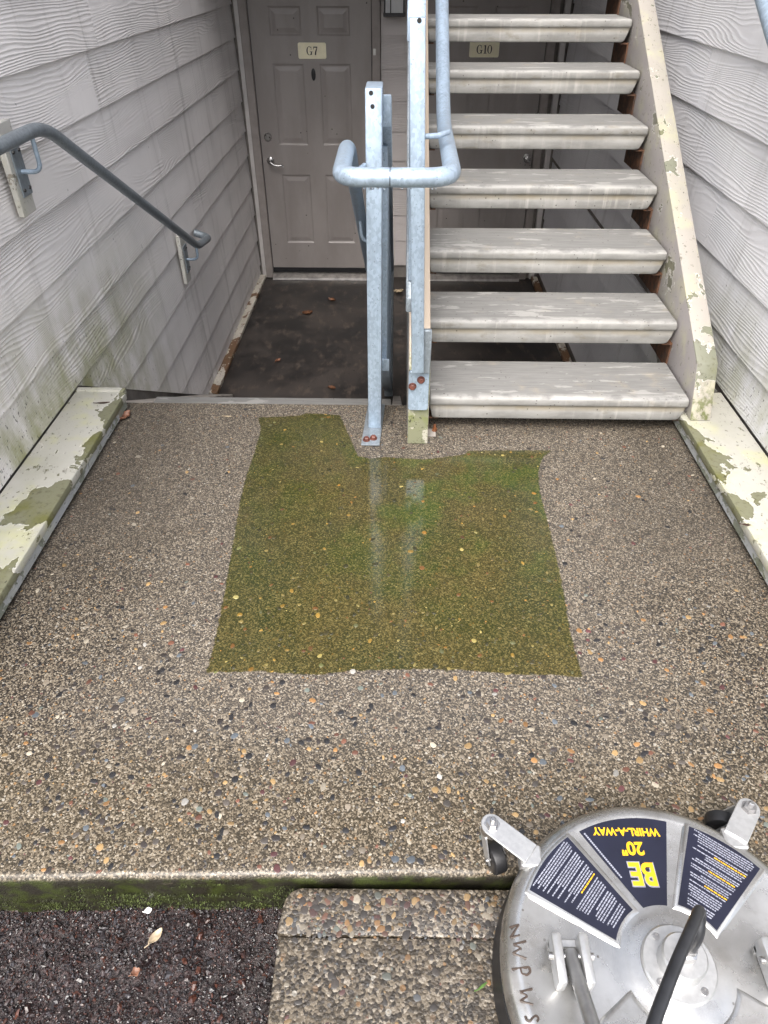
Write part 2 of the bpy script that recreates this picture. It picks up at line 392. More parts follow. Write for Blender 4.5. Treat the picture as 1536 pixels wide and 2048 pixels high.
def soil_mat():
    b = NB('bark_soil'); p = b.pos(); n = b.noise(p, 130, 5, .62); n2 = b.noise(p, 9, 4)
    c = b.mix(b.step(n, .35, .7), (.010, .007, .007), (.050, .032, .030)); c = b.mix(b.step(n2, .45, .7), c, b.mix(.5, c, (.06, .055, .052)))
    M['bark_soil'] = b.done(c, .24, b.bump(n, 1.0, .007))
    b = NB('bark_chip'); p = b.pos(); n = b.noise(p, 160, 3); src = b.attr('pcol', 'Color')
    M['bark_chip'] = b.done(b.mix(1.0, src, b.ramp(n, [(.3, (.6, .6, .6)), (.7, (1.1, 1.1, 1.1))]), 'MULTIPLY'), .22, b.bump(n, .5, .002))
soil_mat()
def door_mat():
    b = NB('door_paint'); p = b.pos(); n = b.noise(b.scale(p, (1, 1, .35)), 5, 5, .6)
    c = b.mix(b.step(n, .3, .7), (.232, .209, .198), (.285, .259, .246))
    sc = b.step(b.noise(b.scale(p, (6, 1, 1.2)), 4, 6, .7), .60, .78); c = b.mix(b.math('MULTIPLY', sc, .25), c, (.33, .30, .275))
    vo = b.voro(p, 24); c = b.mix(b.math('MULTIPLY', b.math('LESS_THAN', b.sep(vo.outputs['Color'])[0], .10), b.math('LESS_THAN', vo.outputs['Distance'], .13)), c, (.06, .05, .045))
    M['door_paint'] = b.done(c, b.math('MULTIPLY_ADD', n, .2, .28), b.bump(b.noise(p, 50, 4), .05, .003))
door_mat()
plain('jamb_paint', (.25, .222, .207), .5, var=.10, sc=12)
plain('corner_trim', (.47, .445, .43), .5, var=.10, sc=9)
plain('skirt_concrete', (.33, .30, .27), .8, var=.3, sc=14, bump=.4)
plain('sign_cream', (.86, .80, .58), .35, var=.05, sc=20)
plain('ink', (.035, .028, .022), .5, var=.1)
plain('brushed_nickel', (.42, .41, .40), .28, 1.0, var=.1)
plain('black_metal', (.018, .018, .02), .4, .3)
plain('lantern_glass', (.52, .53, .54), .25, var=.08, sc=8)
plain('threshold_metal', (.40, .38, .36), .4, .8, var=.25, sc=18)
plain('roof_soffit', (.55, .53, .50), .7); plain('wall_back', (.16, .145, .13), .8, var=.25, sc=10)
plain('deck_underside', (.20, .17, .14), .8)
plain('leaf_tan', (.34, .27, .18), .5, var=.3, sc=90); plain('leaf_brown', (.12, .050, .022), .5, var=.35, sc=90); plain('leaf_rust', (.17, .075, .042), .5, var=.3, sc=90)
plain('leaf_dark', (.045, .022, .014), .4, var=.3, sc=90); plain('leaf_white', (.78, .77, .74), .5); plain('grass_blade', (.06, .13, .02), .5, var=.3)
plain('rubber', (.012, .012, .013), .42, bump=.1); plain('hose_rubber', (.016, .017, .020), .38, var=.2)
plain('marker_ink', (.045, .030, .022), .5); plain('label_navy', (.006, .007, .019), .35, var=.15, sc=14)
plain('label_yellow', (.70, .38, .008), .4, var=.04); plain('label_white', (.25, .26, .31), .4, var=.1); plain('label_grey', (.20, .21, .25), .4)
plain('steel_tube', (.33, .33, .33), .33, .85, var=.12, sc=40)
plain('cast_aluminium', (.47, .47, .465), .36, .75, var=.06, sc=120, bump=.1)
def steel():
    b = NB('stainless_deck'); p = b.objc(); n = b.noise(p, 9, 5, .65); sp = b.noise(p, 420, 2)
    c = b.mix(b.step(n, .3, .7), (.40, .395, .38), (.54, .535, .52))
    vo = b.voro(p, 95); g = b.sep(vo.outputs['Color'])[0]
    on = b.math('MULTIPLY', b.math('LESS_THAN', g, .10), b.math('LESS_THAN', vo.outputs['Distance'], .22))
    on = b.math('MULTIPLY', on, b.step(b.noise(p, 7, 3), .46, .62)); c = b.mix(b.math('MULTIPLY', on, .75), c, (.14, .12, .10))
    mud = b.step(b.noise(p, 13, 6, .7), .50, .74); c = b.mix(b.math('MULTIPLY', mud, .42), c, (.20, .17, .135))
    M['stainless_deck'] = b.done(c, b.math('MULTIPLY_ADD', n, .28, .13), b.bump(b.math('ADD', b.math('MULTIPLY', n, 2.0), sp), .05, .002), .92)
steel()
def lower_post():
    b = NB('mossy_paint'); p = b.pos(); z = b.sep(p)[2]
    n = b.noise(p, 15, 5, .62, .3); c = b.mix(b.step(n, .55, .57), (.20, .205, .13), (.42, .40, .33))
    g = b.math('MULTIPLY', b.step(b.noise(p, 26, 5, .65), .40, .62), b.step(z, .02, .17)); c = b.mix(b.math('MULTIPLY', g, .75), c, (.15, .18, .03))
    c = b.mix(b.math('MULTIPLY', b.step(b.noise(p, 130, 4, .6), .57, .62), b.step(b.noise(p, 22, 3), .4, .55)), c, (.04, .04, .02))
    c = b.mix(b.step(z, .30, .36), c, (.46, .38, .30))
    M['mossy_paint'] = b.done(c, .6, b.bump(n, .5, .003))
lower_post()
# ------------------------------------------------------------------ the setting
XL, XR, YB, ZF = -1.238, 1.256, 6.283, -.931        # finished wall planes, door wall, lower floor
YF = .75                                            # street face of the building
YS = 2.40                                           # far edge of the entrance slab
def sheet(name, rects, z, mat):
    m = MB()
    for x0, x1, y0, y1 in rects: m.add([(x0,y0,z),(x1,y0,z),(x1,y1,z),(x0,y1,z)], [(0,1,2,3)])
    return struct(m.build(name, mat))
b_ = NB('open_ground'); p_ = b_.pos(); n_ = b_.noise(p_, 1.2, 6, .65)
M['open_ground'] = b_.done(b_.mix(b_.step(n_, .35, .65), (.045, .060, .022), (.075, .062, .045)), .85, b_.bump(b_.noise(p_, 30, 4), .5, .03))
sheet('ground', [(-120, -1.7, -120, 120), (1.7, 120, -120, 120), (-1.7, 1.7, -120, -.9), (-1.7, 1.7, 6.7, 120)], -.19, 'open_ground')
# -- entrance slab with the unwashed patch
patch_px = [(515,835),(600,831),(612,826),(680,830),(697,868),(716,912),(740,917),(770,914),(845,919),(930,909),(936,901),(1105,900),(1085,915),(1077,945),(1080,985),
 (1095,1040),(1110,1100),(1125,1170),(1140,1260),(1150,1300),(1168,1356),(1100,1350),(1020,1349),(940,1341),(850,1338),(770,1340),(700,1342),(640,1350),(590,1348),(520,1343),
 (412,1345),(425,1300),(440,1230),(455,1150),(470,1060),(480,1000),(490,960),(505,915),(519,870),(521,855)]
PATCH = np.array([at_z(x, y, 0)[:2] for x, y in patch_px])
def patch_sdf(P):
    A, B = PATCH, np.roll(PATCH, -1, 0)
    d = np.full(len(P), 1e9); ins = np.zeros(len(P), bool)
    for a, c in zip(A, B):
        e = c-a; t = np.clip(((P-a)@e)/(e@e), 0, 1); d = np.minimum(d, np.hypot(*(P-a-t[:, None]*e).T))
        k = (a[1] > P[:, 1]) != (c[1] > P[:, 1])
        xx = a[0] + (P[:, 1]-a[1])/(c[1]-a[1]+1e-12)*(c[0]-a[0]); ins ^= k & (P[:, 0] < xx)
    return np.where(ins, -d, d)
def y_front(x): return .603+.028*x
def make_slab():
    xs = np.linspace(-1.235, 1.25, 290); rows = []
    for z, dy in ((-.20, .010), (-.15, .006), (-.045, .003), (-.018, .0), (-.009, .0025), (-.003, .008), (0, .017)): rows.append(('f', z, dy))
    for t in np.linspace(0, 1, 220)[1:]: rows.append(('t', 0.0, t))
    rows += [('b', -.012, 0), ('b', -.20, 0)]
    V = []
    for kind, z, q in rows:
        for x in xs:
            yf = y_front(x) + .0035*mnoise.noise((x*9, 1.3, 0)) + .002*mnoise.noise((x*34, 7, 0))
            if kind == 'f': V.append((x, yf+q + (.006*mnoise.noise((x*14, z*30, 5)) if z < -.02 else 0), z))
            elif kind == 't': V.append((x, yf+.017+(YS-yf-.017)*q, .0))
            else: V.append((x, YS+.002, z))
    V = np.array(V); nx = len(xs); nr = len(rows)
    F = [(r*nx+i, r*nx+i+1, (r+1)*nx+i+1, (r+1)*nx+i) for r in range(nr-1) for i in range(nx-1)]
    me = bpy.data.meshes.new('entrance_slab'); me.from_pydata(V.tolist(), [], F); me.update()
    a = me.attributes.new('patch', 'FLOAT', 'POINT'); a.data.foreach_set('value', patch_sdf(V[:, :2]).astype(np.float32))
    return struct(link('entrance_slab', me, 'aggregate_slab', None, 50))
slab = make_slab()
# -- pebbles: real stones half sunk in the concrete
def pebble_proto(seed):
    r = random.Random(seed); n = 8; vs, fs = [], []
    rad = [1+r.uniform(-.18, .18) for _ in range(n)]
    for k, (sc, z) in enumerate(((1, -.25), (.97, .10), (.66, .38))):
        for i in range(n):
            a = 2*math.pi*i/n; vs.append((rad[i]*sc*math.cos(a), rad[i]*sc*math.sin(a), z))
    vs.append((0, 0, .46))
    for k in range(2):
        for i in range(n): fs.append((k*n+i, k*n+(i+1) % n, (k+1)*n+(i+1) % n, (k+1)*n+i))
    for i in range(n): fs.append((2*n+i, 2*n+(i+1) % n, 3*n))
    return np.array(vs), fs
PROTO = [pebble_proto(i) for i in range(6)]
PMESH = []
for vs, fs in PROTO:
    me = bpy.data.meshes.new('pebble'); me.from_pydata(vs.tolist(), [], fs); me.update(); me.materials.append(M['pebble'])
    me.polygons.foreach_set('use_smooth', [True]*len(me.polygons)); PMESH.append(me)
PAL = [((.022,.021,.022), 34), ((.050,.040,.035), 24), ((.10,.085,.072), 14), ((.40,.21,.075), 9), ((.46,.30,.13), 10), ((.20,.085,.052), 8), ((.13,.045,.045), 6), ((.50,.44,.34), 8), ((.50,.48,.44), 1.5), ((.13,.15,.17), 7), ((.20,.23,.20), 3), ((.30,.25,.19), 10)]
PW = np.array([w for _, w in PAL], float); PW /= PW.sum()
def pebbles(parent, name_bed, region, n, smin, smax, zt, rise, inside, nbig=300, tint=None, dens=None, mud=0.0):
    items = []
    tries = 0
    while len(items) < n and tries < n*6:
        tries += 1
        x = random.uniform(region[0], region[1]); y = random.uniform(region[2], region[3])
        if not inside(x, y): continue
        if dens and random.random() > dens(x, y): continue
        u = random.random(); s = smin+(smax-smin)*u**3.2
        items.append([x, y, s, rng.choice(len(PAL), p=PW)])
    P = np.array([i[:2] for i in items]); sd = tint(P) if tint else np.ones(len(P))
    def px(i): return i[2]/math.hypot(i[0], i[1], CAM_H)*math.sqrt(CAM_H/math.hypot(i[0], i[1], CAM_H))
    order = sorted(range(len(items)), key=lambda k: -px(items[k]))
    big = set(order[:nbig]); VV, FF, CC = [], [], []; base = 0
    for k, (x, y, s, ci) in enumerate(items):
        c = np.array(PAL[ci][0])*random.uniform(.40, .85)
        c = c*(1-mud)+np.array((.055, .045, .034))*mud
        if sd[k] < 0: c = c*np.array((.80, .72, .30)) + np.array((.012, .012, .0))
        el = random.uniform(.55, .95); a = random.uniform(0, 6.28); q = random.randrange(6)
        if k in big:
            o = bpy.data.objects.new('pebble', PMESH[q]); COL.objects.link(o); o.parent = parent
            o.location = (x, y, zt-rise*.1*s); o.scale = (s, s*el, s*rise); o.rotation_euler = (0, 0, a); o.color = (*c, 1)
        else:
            vs, fs = PROTO[q]; ca, sa = math.cos(a), math.sin(a); X, Y = vs[:, 0]*s, vs[:, 1]*s*el
            VV.append(np.stack([x+X*ca-Y*sa, y+X*sa+Y*ca, zt-rise*.1*s+vs[:, 2]*s*rise], 1)); FF += [tuple(i+base for i in f) for f in fs]
            CC.append(np.tile(np.append(c, 1), (len(vs), 1))); base += len(vs)
    if VV:
        me = bpy.data.meshes.new(name_bed); me.from_pydata(np.concatenate(VV).tolist(), [], FF); me.update()
        at = me.color_attributes.new('pcol', 'FLOAT_COLOR', 'POINT'); at.data.foreach_set('color', np.concatenate(CC).astype(np.float32).ravel())
        me.polygons.foreach_set('use_smooth', [True]*len(me.polygons))
        o = link(name_bed, me, 'pebble_bed', parent); o['kind'] = 'stuff'
pebbles(slab, 'pebble_bed', (-1.05, 1.05, .60, 2.38), 4600, .0020, .0094, 0.0, .22, lambda x, y: y > y_front(x)+.014, 300, patch_sdf,
        lambda x, y: 1.0 if y < .80 else max(.22, 1-(y-.80)*1.1))
# -- walkway slabs below the entrance slab
walk = struct(bpy.data.objects.new('walkway', None)); COL.objects.link(walk); walk.location = (.4, 0, -.03)
def walk_panel(y0, y1, rl):
    out = []
    r = .035
    poly = [(1.5, y0), (1.5, y1 + .018)]
    if rl:
        for k in range(7):
            t = math.radians(90+90*k/6); out.append((-.205+r+r*math.cos(t), y1-r+r*math.sin(t)))
    else: out = [(-.207, y1)]
    poly = poly + out + [(-.212, y0)]
    return MB().prism(poly, 'z', -.30, -.028, .006, 2).build('paving_slab', 'walkway_aggregate', walk, 40)
walk_panel(.508, .592, True); walk_panel(-1.0, .504, False)
walk_panel(-3.2, -1.004, False)
pebbles(walk, 'pebble_bed', (-.20, .75, .24, .585), 1700, .0025, .0098, -.028, .20, lambda x, y: x > -.195 and y < .584-(max(0, -.17-x))*1.0, 300,
        None, lambda x, y: 1.0 if y > .535 else max(.10, 1-(.535-y)*14), .42)
for o in list(walk.children):
    if o.name.startswith('pebble') : o.location = Vector(o.location) - (walk.location if o.name.split('.')[0] == 'pebble' else Vector((0, 0, 0)))
# -- soil bed with bark
def soil():
    nx, ny = 120, 110; xs = np.linspace(-1.7, -.19, nx); ys = np.linspace(-.9, .615, ny); V = []
    for y in ys:
        for x in xs:
            z = -.152+.020*mnoise.noise((x*5, y*5, 2))+.012*mnoise.noise((x*17, y*17, 4))+.005*mnoise.noise((x*60, y*60, 9))
            V.append((x, y, z))
    F = [(r*nx+i, r*nx+i+1, (r+1)*nx+i+1, (r+1)*nx+i) for r in range(ny-1) for i in range(nx-1)]
    struct(finish('soil_bed', V, F, 'bark_soil', None, 60))
    pal = [(.012,.009,.009), (.020,.013,.013), (.028,.017,.016), (.034,.018,.016), (.028,.024,.026), (.042,.039,.043), (.055,.022,.015), (.016,.013,.013), (.022,.016,.016)]
    VV, FF, CC = [], [], []; base = 0
    for i in range(17000):
        near = i < 15000
        x = random.uniform(-.84, -.20) if near else random.uniform(-1.6, -.20); y = random.uniform(.26, .60) if near else random.uniform(-.6, .26)
        L = random.uniform(.0014, .0042)*(2.6 if random.random() < .05 else 1); W = L*random.uniform(.28, .75); T = L*random.uniform(.12, .4)
        R = np.array(((Vector((random.gauss(0, .45), random.gauss(0, .45), 1))).normalized().to_track_quat('Z', 'Y').to_matrix())) @ np.array([[math.cos(q := random.uniform(0, 6.3)), -math.sin(q), 0], [math.sin(q), math.cos(q), 0], [0, 0, 1]])
        j = lambda: random.uniform(.7, 1.2)
        vs = np.array([(-L*j(), -W*.5, -T), (-L*.3, -W*j(), -T), (L*j(), -W*.3, -T), (L*.7, W*j(), -T), (-L*.6, W*j(), -T), (-L*.6, -W*.3, T), (L*.6, -W*.3, T*j()), (L*.4, W*.5, T), (-L*.4, W*.4, T*j())])
        z = -.148+.020*mnoise.noise((x*5, y*5, 2))+.012*mnoise.noise((x*17, y*17, 4))+random.uniform(-.0045, .001)
        VV.append(vs@R.T+np.array((x, y, z)))
        FF += [tuple(k+base for k in f) for f in ((0,4,3,2,1), (5,6,7,8), (0,1,5), (1,2,6,5), (2,3,7,6), (3,4,8,7), (4,0,5,8))]
        c = np.array(random.choice(pal))*random.uniform(.6, 1.5); CC.append(np.tile(np.append(c, 1), (9, 1))); base += 9
    me = bpy.data.meshes.new('bark_mulch'); me.from_pydata(np.concatenate(VV).tolist(), [], FF); me.update()
    at = me.color_attributes.new('pcol', 'FLOAT_COLOR', 'POINT'); at.data.foreach_set('color', np.concatenate(CC).astype(np.float32).ravel())
    tag(link('bark_mulch', me, 'bark_chip'), 'dark wet bark mulch and grit filling the bed beside the walkway', 'mulch', kind='stuff')
soil()
# -- moss on the front face of the slab
def moss():
    VV, FF = [], []; base = 0
    for i in range(5200):
        x = random.uniform(-.86, -.19); z = random.uniform(-.150, -.022)
        if mnoise.noise((x*9, z*26, 3)) + (-.055-z)*4 < .02: continue
        y = y_front(x)+.003; s = random.uniform(.0011, .0030)
        for q in range(2):
            a = random.uniform(0, 6.28); d = np.array((math.cos(a), -.7-random.random(), math.sin(a)+.4))*s
            e = np.array((math.sin(a), 0, -math.cos(a)))*s*.5; c = np.array((x, y, z))
            VV += [c-e, c+e, c+d]; FF.append((base, base+1, base+2)); base += 3
    b = NB('moss'); p = b.pos(); n = b.noise(p, 40, 4)
    M['moss'] = b.done(b.mix(b.step(n, .35, .65), (.020, .022, .006), (.060, .080, .014)), .8)
    o = finish('moss_film', VV, FF, 'moss', slab); o['kind'] = 'stuff'
moss()
# -- lower floor, pit walls
struct(MB().box((-1.30, 3.4, -1.1), (1.30, 6.34, ZF)).build('lower_floor', 'landing_floor'))
# ------------------------------------------------------------------ siding walls
def clip(poly, f):
    out = []
    for i in range(len(poly)):
        a, b = poly[i], poly[(i+1) % len(poly)]; fa, fb = f(*a), f(*b)
        if fa >= 0: out.append(a)
        if (fa >= 0) != (fb >= 0): t = fa/(fa-fb); out.append((a[0]+(b[0]-a[0])*t, a[1]+(b[1]-a[1])*t))
    return out
def board(parent, place, poly, zb, H, mat):
    """one lap board: foot stands proud, head tucks under the board above"""
    T = .009
    def x(z): return .013-.0115*(z-zb)/H
    n = len(poly)
    F = [place(x(z), u, z) for u, z in poly]; B = [place(x(z)-T, u, z) for u, z in poly]
    fs = [tuple(range(n)), tuple(range(n, 2*n))[::-1]]+[(i, n+i, n+(i+1) % n, (i+1) % n) for i in range(n)]
    m = MB(); m.add(F+B, fs); return m.build('siding_board', mat, parent)
def side_wall(sx, X, label, mat, courses, joints):
    root = thing('siding_wall', (X, YF, -.93), label, 'wall')
    place = lambda d, u, z: (X-sx*0.013+sx*d, u, z)
    MB().box((min(X-sx*.22, X-sx*.0165), YF+.02, -1.1), (max(X-sx*.22, X-sx*.0165), 6.5, 4.35)).build('wall_core', 'wall_back', root)
    # courses: bottoms from the top down
    for i, zb in enumerate(courses):
        up = courses[i-1] if i else zb+.212
        H = up-zb+.016
        ya, yb = YF+.10, YB-.004
        if zb < -.05: ya = 2.352
        cuts = [ya]+[j for j in joints.get(i, [2.1+(i*1.37) % 3.4]) if ya+.2 < j < yb-.2]+[yb]
        for k in range(len(cuts)-1):
            z0 = max(zb, ZF+.035)
            if -.05 <= zb < .079: z0 = .0795
            poly = [(cuts[k]+(.0008 if k else 0), z0), (cuts[k+1]-.0008, z0), (cuts[k+1]-.0008, zb+H), (cuts[k]+(.0008 if k else 0), zb+H)]
            if zb < -.05: poly = clip(poly, lambda u, z: z-(-.935+(4.107-u)*.592))
            if len(poly) > 2: board(root, place, poly, zb, H, mat)
    # street corner trim and front siding
    MB().box((min(X, X-sx*.10), YF-.03, -.16), (max(X+sx*.012, X-sx*.09), YF+.098, 4.3), .003).build('corner_board', 'corner_trim', root)
    for i, zb in enumerate(courses):
        if zb < -.1: continue
        H = ((courses[i-1] if i else zb+.212)-zb)+.016
        pf = lambda d, u, z: (u, YF+.004-d, z)
        a, b = (X-sx*4.5, X-sx*.102) if sx > 0 else (X-sx*.102, X-sx*4.5)
        board(root, pf, [(a, zb), (b, zb), (b, zb+H), (a, zb+H)], zb, H, mat)
    MB().box((min(X-sx*4.5, X-sx*.05), YF+.012, -.3), (max(X-sx*4.5, X-sx*.05), YF+.2, 4.35)).build('front_core', 'wall_back', root)
    return root
cl = [1.09+.2085*k for k in range(14, 0, -1)]+[1.09, .887, .679, .468, .260, .062, -.165, -.385, -.600, -.815, -1.03]
cr = [1.098+.2145*k for k in range(14, 0, -1)]+[1.098-.2145*k for k in range(10)]
jl = {15: [float(at_x(185, 150, XL)[1])], 17: [float(at_x(305, 205, XL)[1]), 5.3], 18: [float(at_x(170, 430, XL)[1])], 19: [float(at_x(391, 420, XL)[1])], 16: [4.9], 20: [2.3, 4.6], 14: [3.4], 21: [3.9], 22: [5.1]}
jr = {15: [float(at_x(1405, 160, XR)[1])], 17: [float(at_x(1422, 440, XR)[1])], 16: [4.3], 18: [1.9, 4.6], 14: [2.2, 4.8], 19: [3.3]}
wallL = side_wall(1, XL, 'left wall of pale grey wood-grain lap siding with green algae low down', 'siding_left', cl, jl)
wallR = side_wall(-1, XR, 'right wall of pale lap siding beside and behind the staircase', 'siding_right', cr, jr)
MB().box((XL-.012, 4.09, ZF+.002), (XL+.045, YB-.03, ZF+.032), .003).build('baseboard', 'baseboard_paint', wallL)
for o in (MB().box((XR-.045, 3.5, ZF+.002), (XR+.010, YB-.03, ZF+.032), .003).build('baseboard', 'baseboard_paint', wallR),): pass
# door wall
wallB = thing('door_wall', (0, YB, ZF), 'far wall of narrow lap siding between the two apartment doors', 'wall')
MB().box((-1.45, YB+.017, -1.1), (1.45, YB+.2, 4.35)).build('wall_core', 'wall_back', wallB)
bz = [.903+.215*k for k in range(-8, 16)]
for zb in bz:
    H = .215+.016; pl = lambda d, u, z: (u, YB+.0135-d, z)
    z0, top = max(zb, ZF+.02), zb+H
    spans = [(-.142, .108)] if zb < 1.10 else [(XL+.02, XR-.02)]
    if zb > 1.0 and zb < 1.2: spans = [(-.142, .108)]
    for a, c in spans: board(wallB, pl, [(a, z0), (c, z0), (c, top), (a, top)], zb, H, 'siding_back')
MB().box((XL+.0145, YB-.022, ZF+.004), (XL+.058, YB+.016, 4.3), .003).build('corner_board', 'corner_trim', wallB)
MB().box((XR-.058, YB-.022, ZF+.004), (XR-.0145, YB+.016, 4.3), .003).build('corner_board', 'corner_trim', wallB)
# upper landing, and an unseen breezeway roof cut short to let in sky light
struct(MB().box((XL-.01, 5.02, 1.64), (XR+.01, YB+.01, 1.83)).build('upper_landing', 'deck_underside'))
struct(MB().box((-6, 4.3, 4.36), (6, 6.6, 4.5)).build('unseen_roof', 'roof_soffit'))
# ------------------------------------------------------------------ ledges
def ledge(sx, x_in, x_out, y0, y1, label):
    r = thing('ledge_board', (sx*(x_in+x_out)/2, (y0+y1)/2, 0), label, 'ledge')
    a, b = sorted((sx*(x_in-.006), sx*(x_out)))
    MB().box((a, y0, .046), (b, y1, .074), .004, 2).build('cap_board', 'ledge_paint', r, 40)
    a, b = sorted((sx*x_in, sx*(x_in+.028)))
    MB().box((a, y0, .012), (b, y1-.006, .0455), .002).build('fascia', 'ledge_fascia', r, 40)
    a, b = sorted((sx*(x_in+.05), sx*(x_out)))
    MB().box((a, y0, .001), (b, y1-.01, .0455)).build('curb', 'skirt_concrete', r)
    return r
ledL = ledge(-1, 1.046, 1.237, .80, 2.352, 'peeling white ledge board with green patches along the left wall')
MB().box((-1.237, 2.353, .046), (-1.050, 2.385, .0775), .004, 2).build('end_cap', 'ledge_paint', ledL, 40)
ledge(1, 1.050, 1.254, .80, 2.395, 'peeling white ledge board along the right wall under the stair foot')
# ------------------------------------------------------------------ doors
def panel(m, x0, x1, z0, z1, y):
    """moulded raised panel pressed into the door skin"""
    R = [(0, 0.0), (.012, .007), (.022, .007), (.050, .0015)]
    vs, fs = [], []
    for ins, dep in R:
        vs += [(x0+ins, y+dep, z0+ins), (x1-ins, y+dep, z0+ins), (x1-ins, y+dep, z1-ins), (x0+ins, y+dep, z1-ins)]
    for k in range(len(R)-1):
        for i in range(4): fs.append((k*4+i, k*4+(i+1) % 4, k*4+4+(i+1) % 4, k*4+4+i))
    k = (len(R)-1)*4; fs.append((k, k+1, k+2, k+3)); m.add(vs, fs)
def entry_door(x0, x1, knob_right, label):
    cx = (x0+x1)/2; r = thing('entry_door', (cx, YB, ZF), label, 'door')
    zt, zb, y = 1.118, -.838, YB-.012
    cols = ((.145, .385), (.505, .747)); rows = ((.897, 1.080), (.160, .722), (-.620, -.062))
    # door skin: flat stiles and rails around six moulded panels
    xs = [x0, x0+cols[0][0], x0+cols[0][1], x0+cols[1][0], x0+cols[1][1], x1]; zs = [zb, rows[2][0], rows[2][1], rows[1][0], rows[1][1], rows[0][0], rows[0][1], zt]
    m = MB()
    for i in range(5):
        for j in range(7):
            if i in (1, 3) and j in (1, 3, 5): continue
            m.add([(xs[i], y, zs[j]), (xs[i+1], y, zs[j]), (xs[i+1], y, zs[j+1]), (xs[i], y, zs[j+1])], [(0, 1, 2, 3)])
    m.add([(x0, y, zb), (x1, y, zb), (x1, y, zt), (x0, y, zt), (x0, y+.02, zb), (x1, y+.02, zb), (x1, y+.02, zt), (x0, y+.02, zt)], [(0,1,5,4), (1,2,6,5), (2,3,7,6), (3,0,4,7)])
    slab_ = m.build('door_leaf', 'door_paint', r)
    for i in (1, 3):
        for j in (1, 3, 5):
            q = MB(); panel(q, xs[i], xs[i+1], zs[j], zs[j+1], y); q.build('panel', 'door_paint', slab_)
    for a, b in ((x0-.070, x0-.006), (x1+.006, x1+.070)):
        MB().box((a, YB-.034, ZF+.004), (b, YB+.016, zt+.012), .004).build('jamb', 'jamb_paint', r)
    for a, b in ((x0-.0055, x0-.001), (x1+.001, x1+.0055)):
        MB().box((a, YB-.004, ZF+.006), (b, YB+.012, zt+.01)).build('dark_gap', 'black_metal', r)  # black strips colour in the dark gap beside the door leaf
    MB().box((x0-.070, YB-.034, zt+.0125), (x1+.070, YB+.016, zt+.08), .004).build('head_jamb', 'jamb_paint', r)
    MB().prism([(YB-.085, ZF+.003), (YB-.080, ZF+.022), (YB-.030, ZF+.042), (YB+.012, ZF+.048), (YB+.012, ZF+.003)], 'x', x0-.005, x1+.005).build('threshold', 'threshold_metal', r)
    MB().box((x0, YB-.010, zb-.042), (x1, YB+.012, zb-.002)).build('door_sweep', 'black_metal', r)
    return r, slab_, cx
dA, leafA, cxA = entry_door(-1.120, -.216, False, 'taupe six-panel apartment door marked G7 left of the railing')
dB, leafB, cxB = entry_door(.190, 1.094, True, 'taupe six-panel apartment door marked G10 seen between the stair treads')
def lever(parent, p):
    x, y, z = p
    rs = MB().lathe([(.030, 0), (.030, .006), (.026, .010), (.013, .012), (.012, .040)], (x, y, z), 24, 'y').build('lever_rose', 'brushed_nickel', parent, 40)
    pts = fillet([(x, y-.036, z), (x+.006, y-.052, z-.004), (x+.030, y-.056, z-.022), (x+.062, y-.054, z-.030), (x+.095, y-.050, z-.027), (x+.112, y-.048, z-.036)], .016, 5)
    MB().tube(pts, [.0105-.0045*i/len(pts) for i in range(len(pts))], 10).build('lever_handle', 'brushed_nickel', parent, 60)
pk = at_y(541, 321, YB-.012); lever(dA, (pk[0], YB-.012, pk[2]))
pk = at_y(536, 274, YB-.012)
MB().lathe([(.030, 0), (.030, .008), (.024, .014), (.017, .014), (.016, .018), (.010, .018)], (pk[0], YB-.012, pk[2]), 24, 'y').build('deadbolt', 'brushed_nickel', dA, 40)
pk = at_y(627, 149, YB-.012); m = MB().lathe([(.0165, 0), (.0165, .004), (.012, .007), (.006, .008)], (0, 0, 0), 20, 'y'); m.v = [(a+pk[0], b+YB-.0125, c*2.5+pk[2]) for a, b, c in m.v]; m.build('viewer_plate', 'black_metal', dA, 40)
pk = at_y(1053, 316, YB-.012)
MB().lathe([(.031, 0), (.031, .006), (.012, .010), (.011, .030), (.022, .036), (.028, .048), (.024, .060), (.010, .066)], (pk[0], YB-.012, pk[2]), 24, 'y').build('door_knob', 'brushed_nickel', dB, 40)
pk = at_y(749, 101, YB-.034)
MB().box((pk[0]-.010, YB-.0375, pk[2]-.030), (pk[0]+.010, YB-.0345, pk[2]+.012), .001).build('strike_plate', 'brushed_nickel', dA)
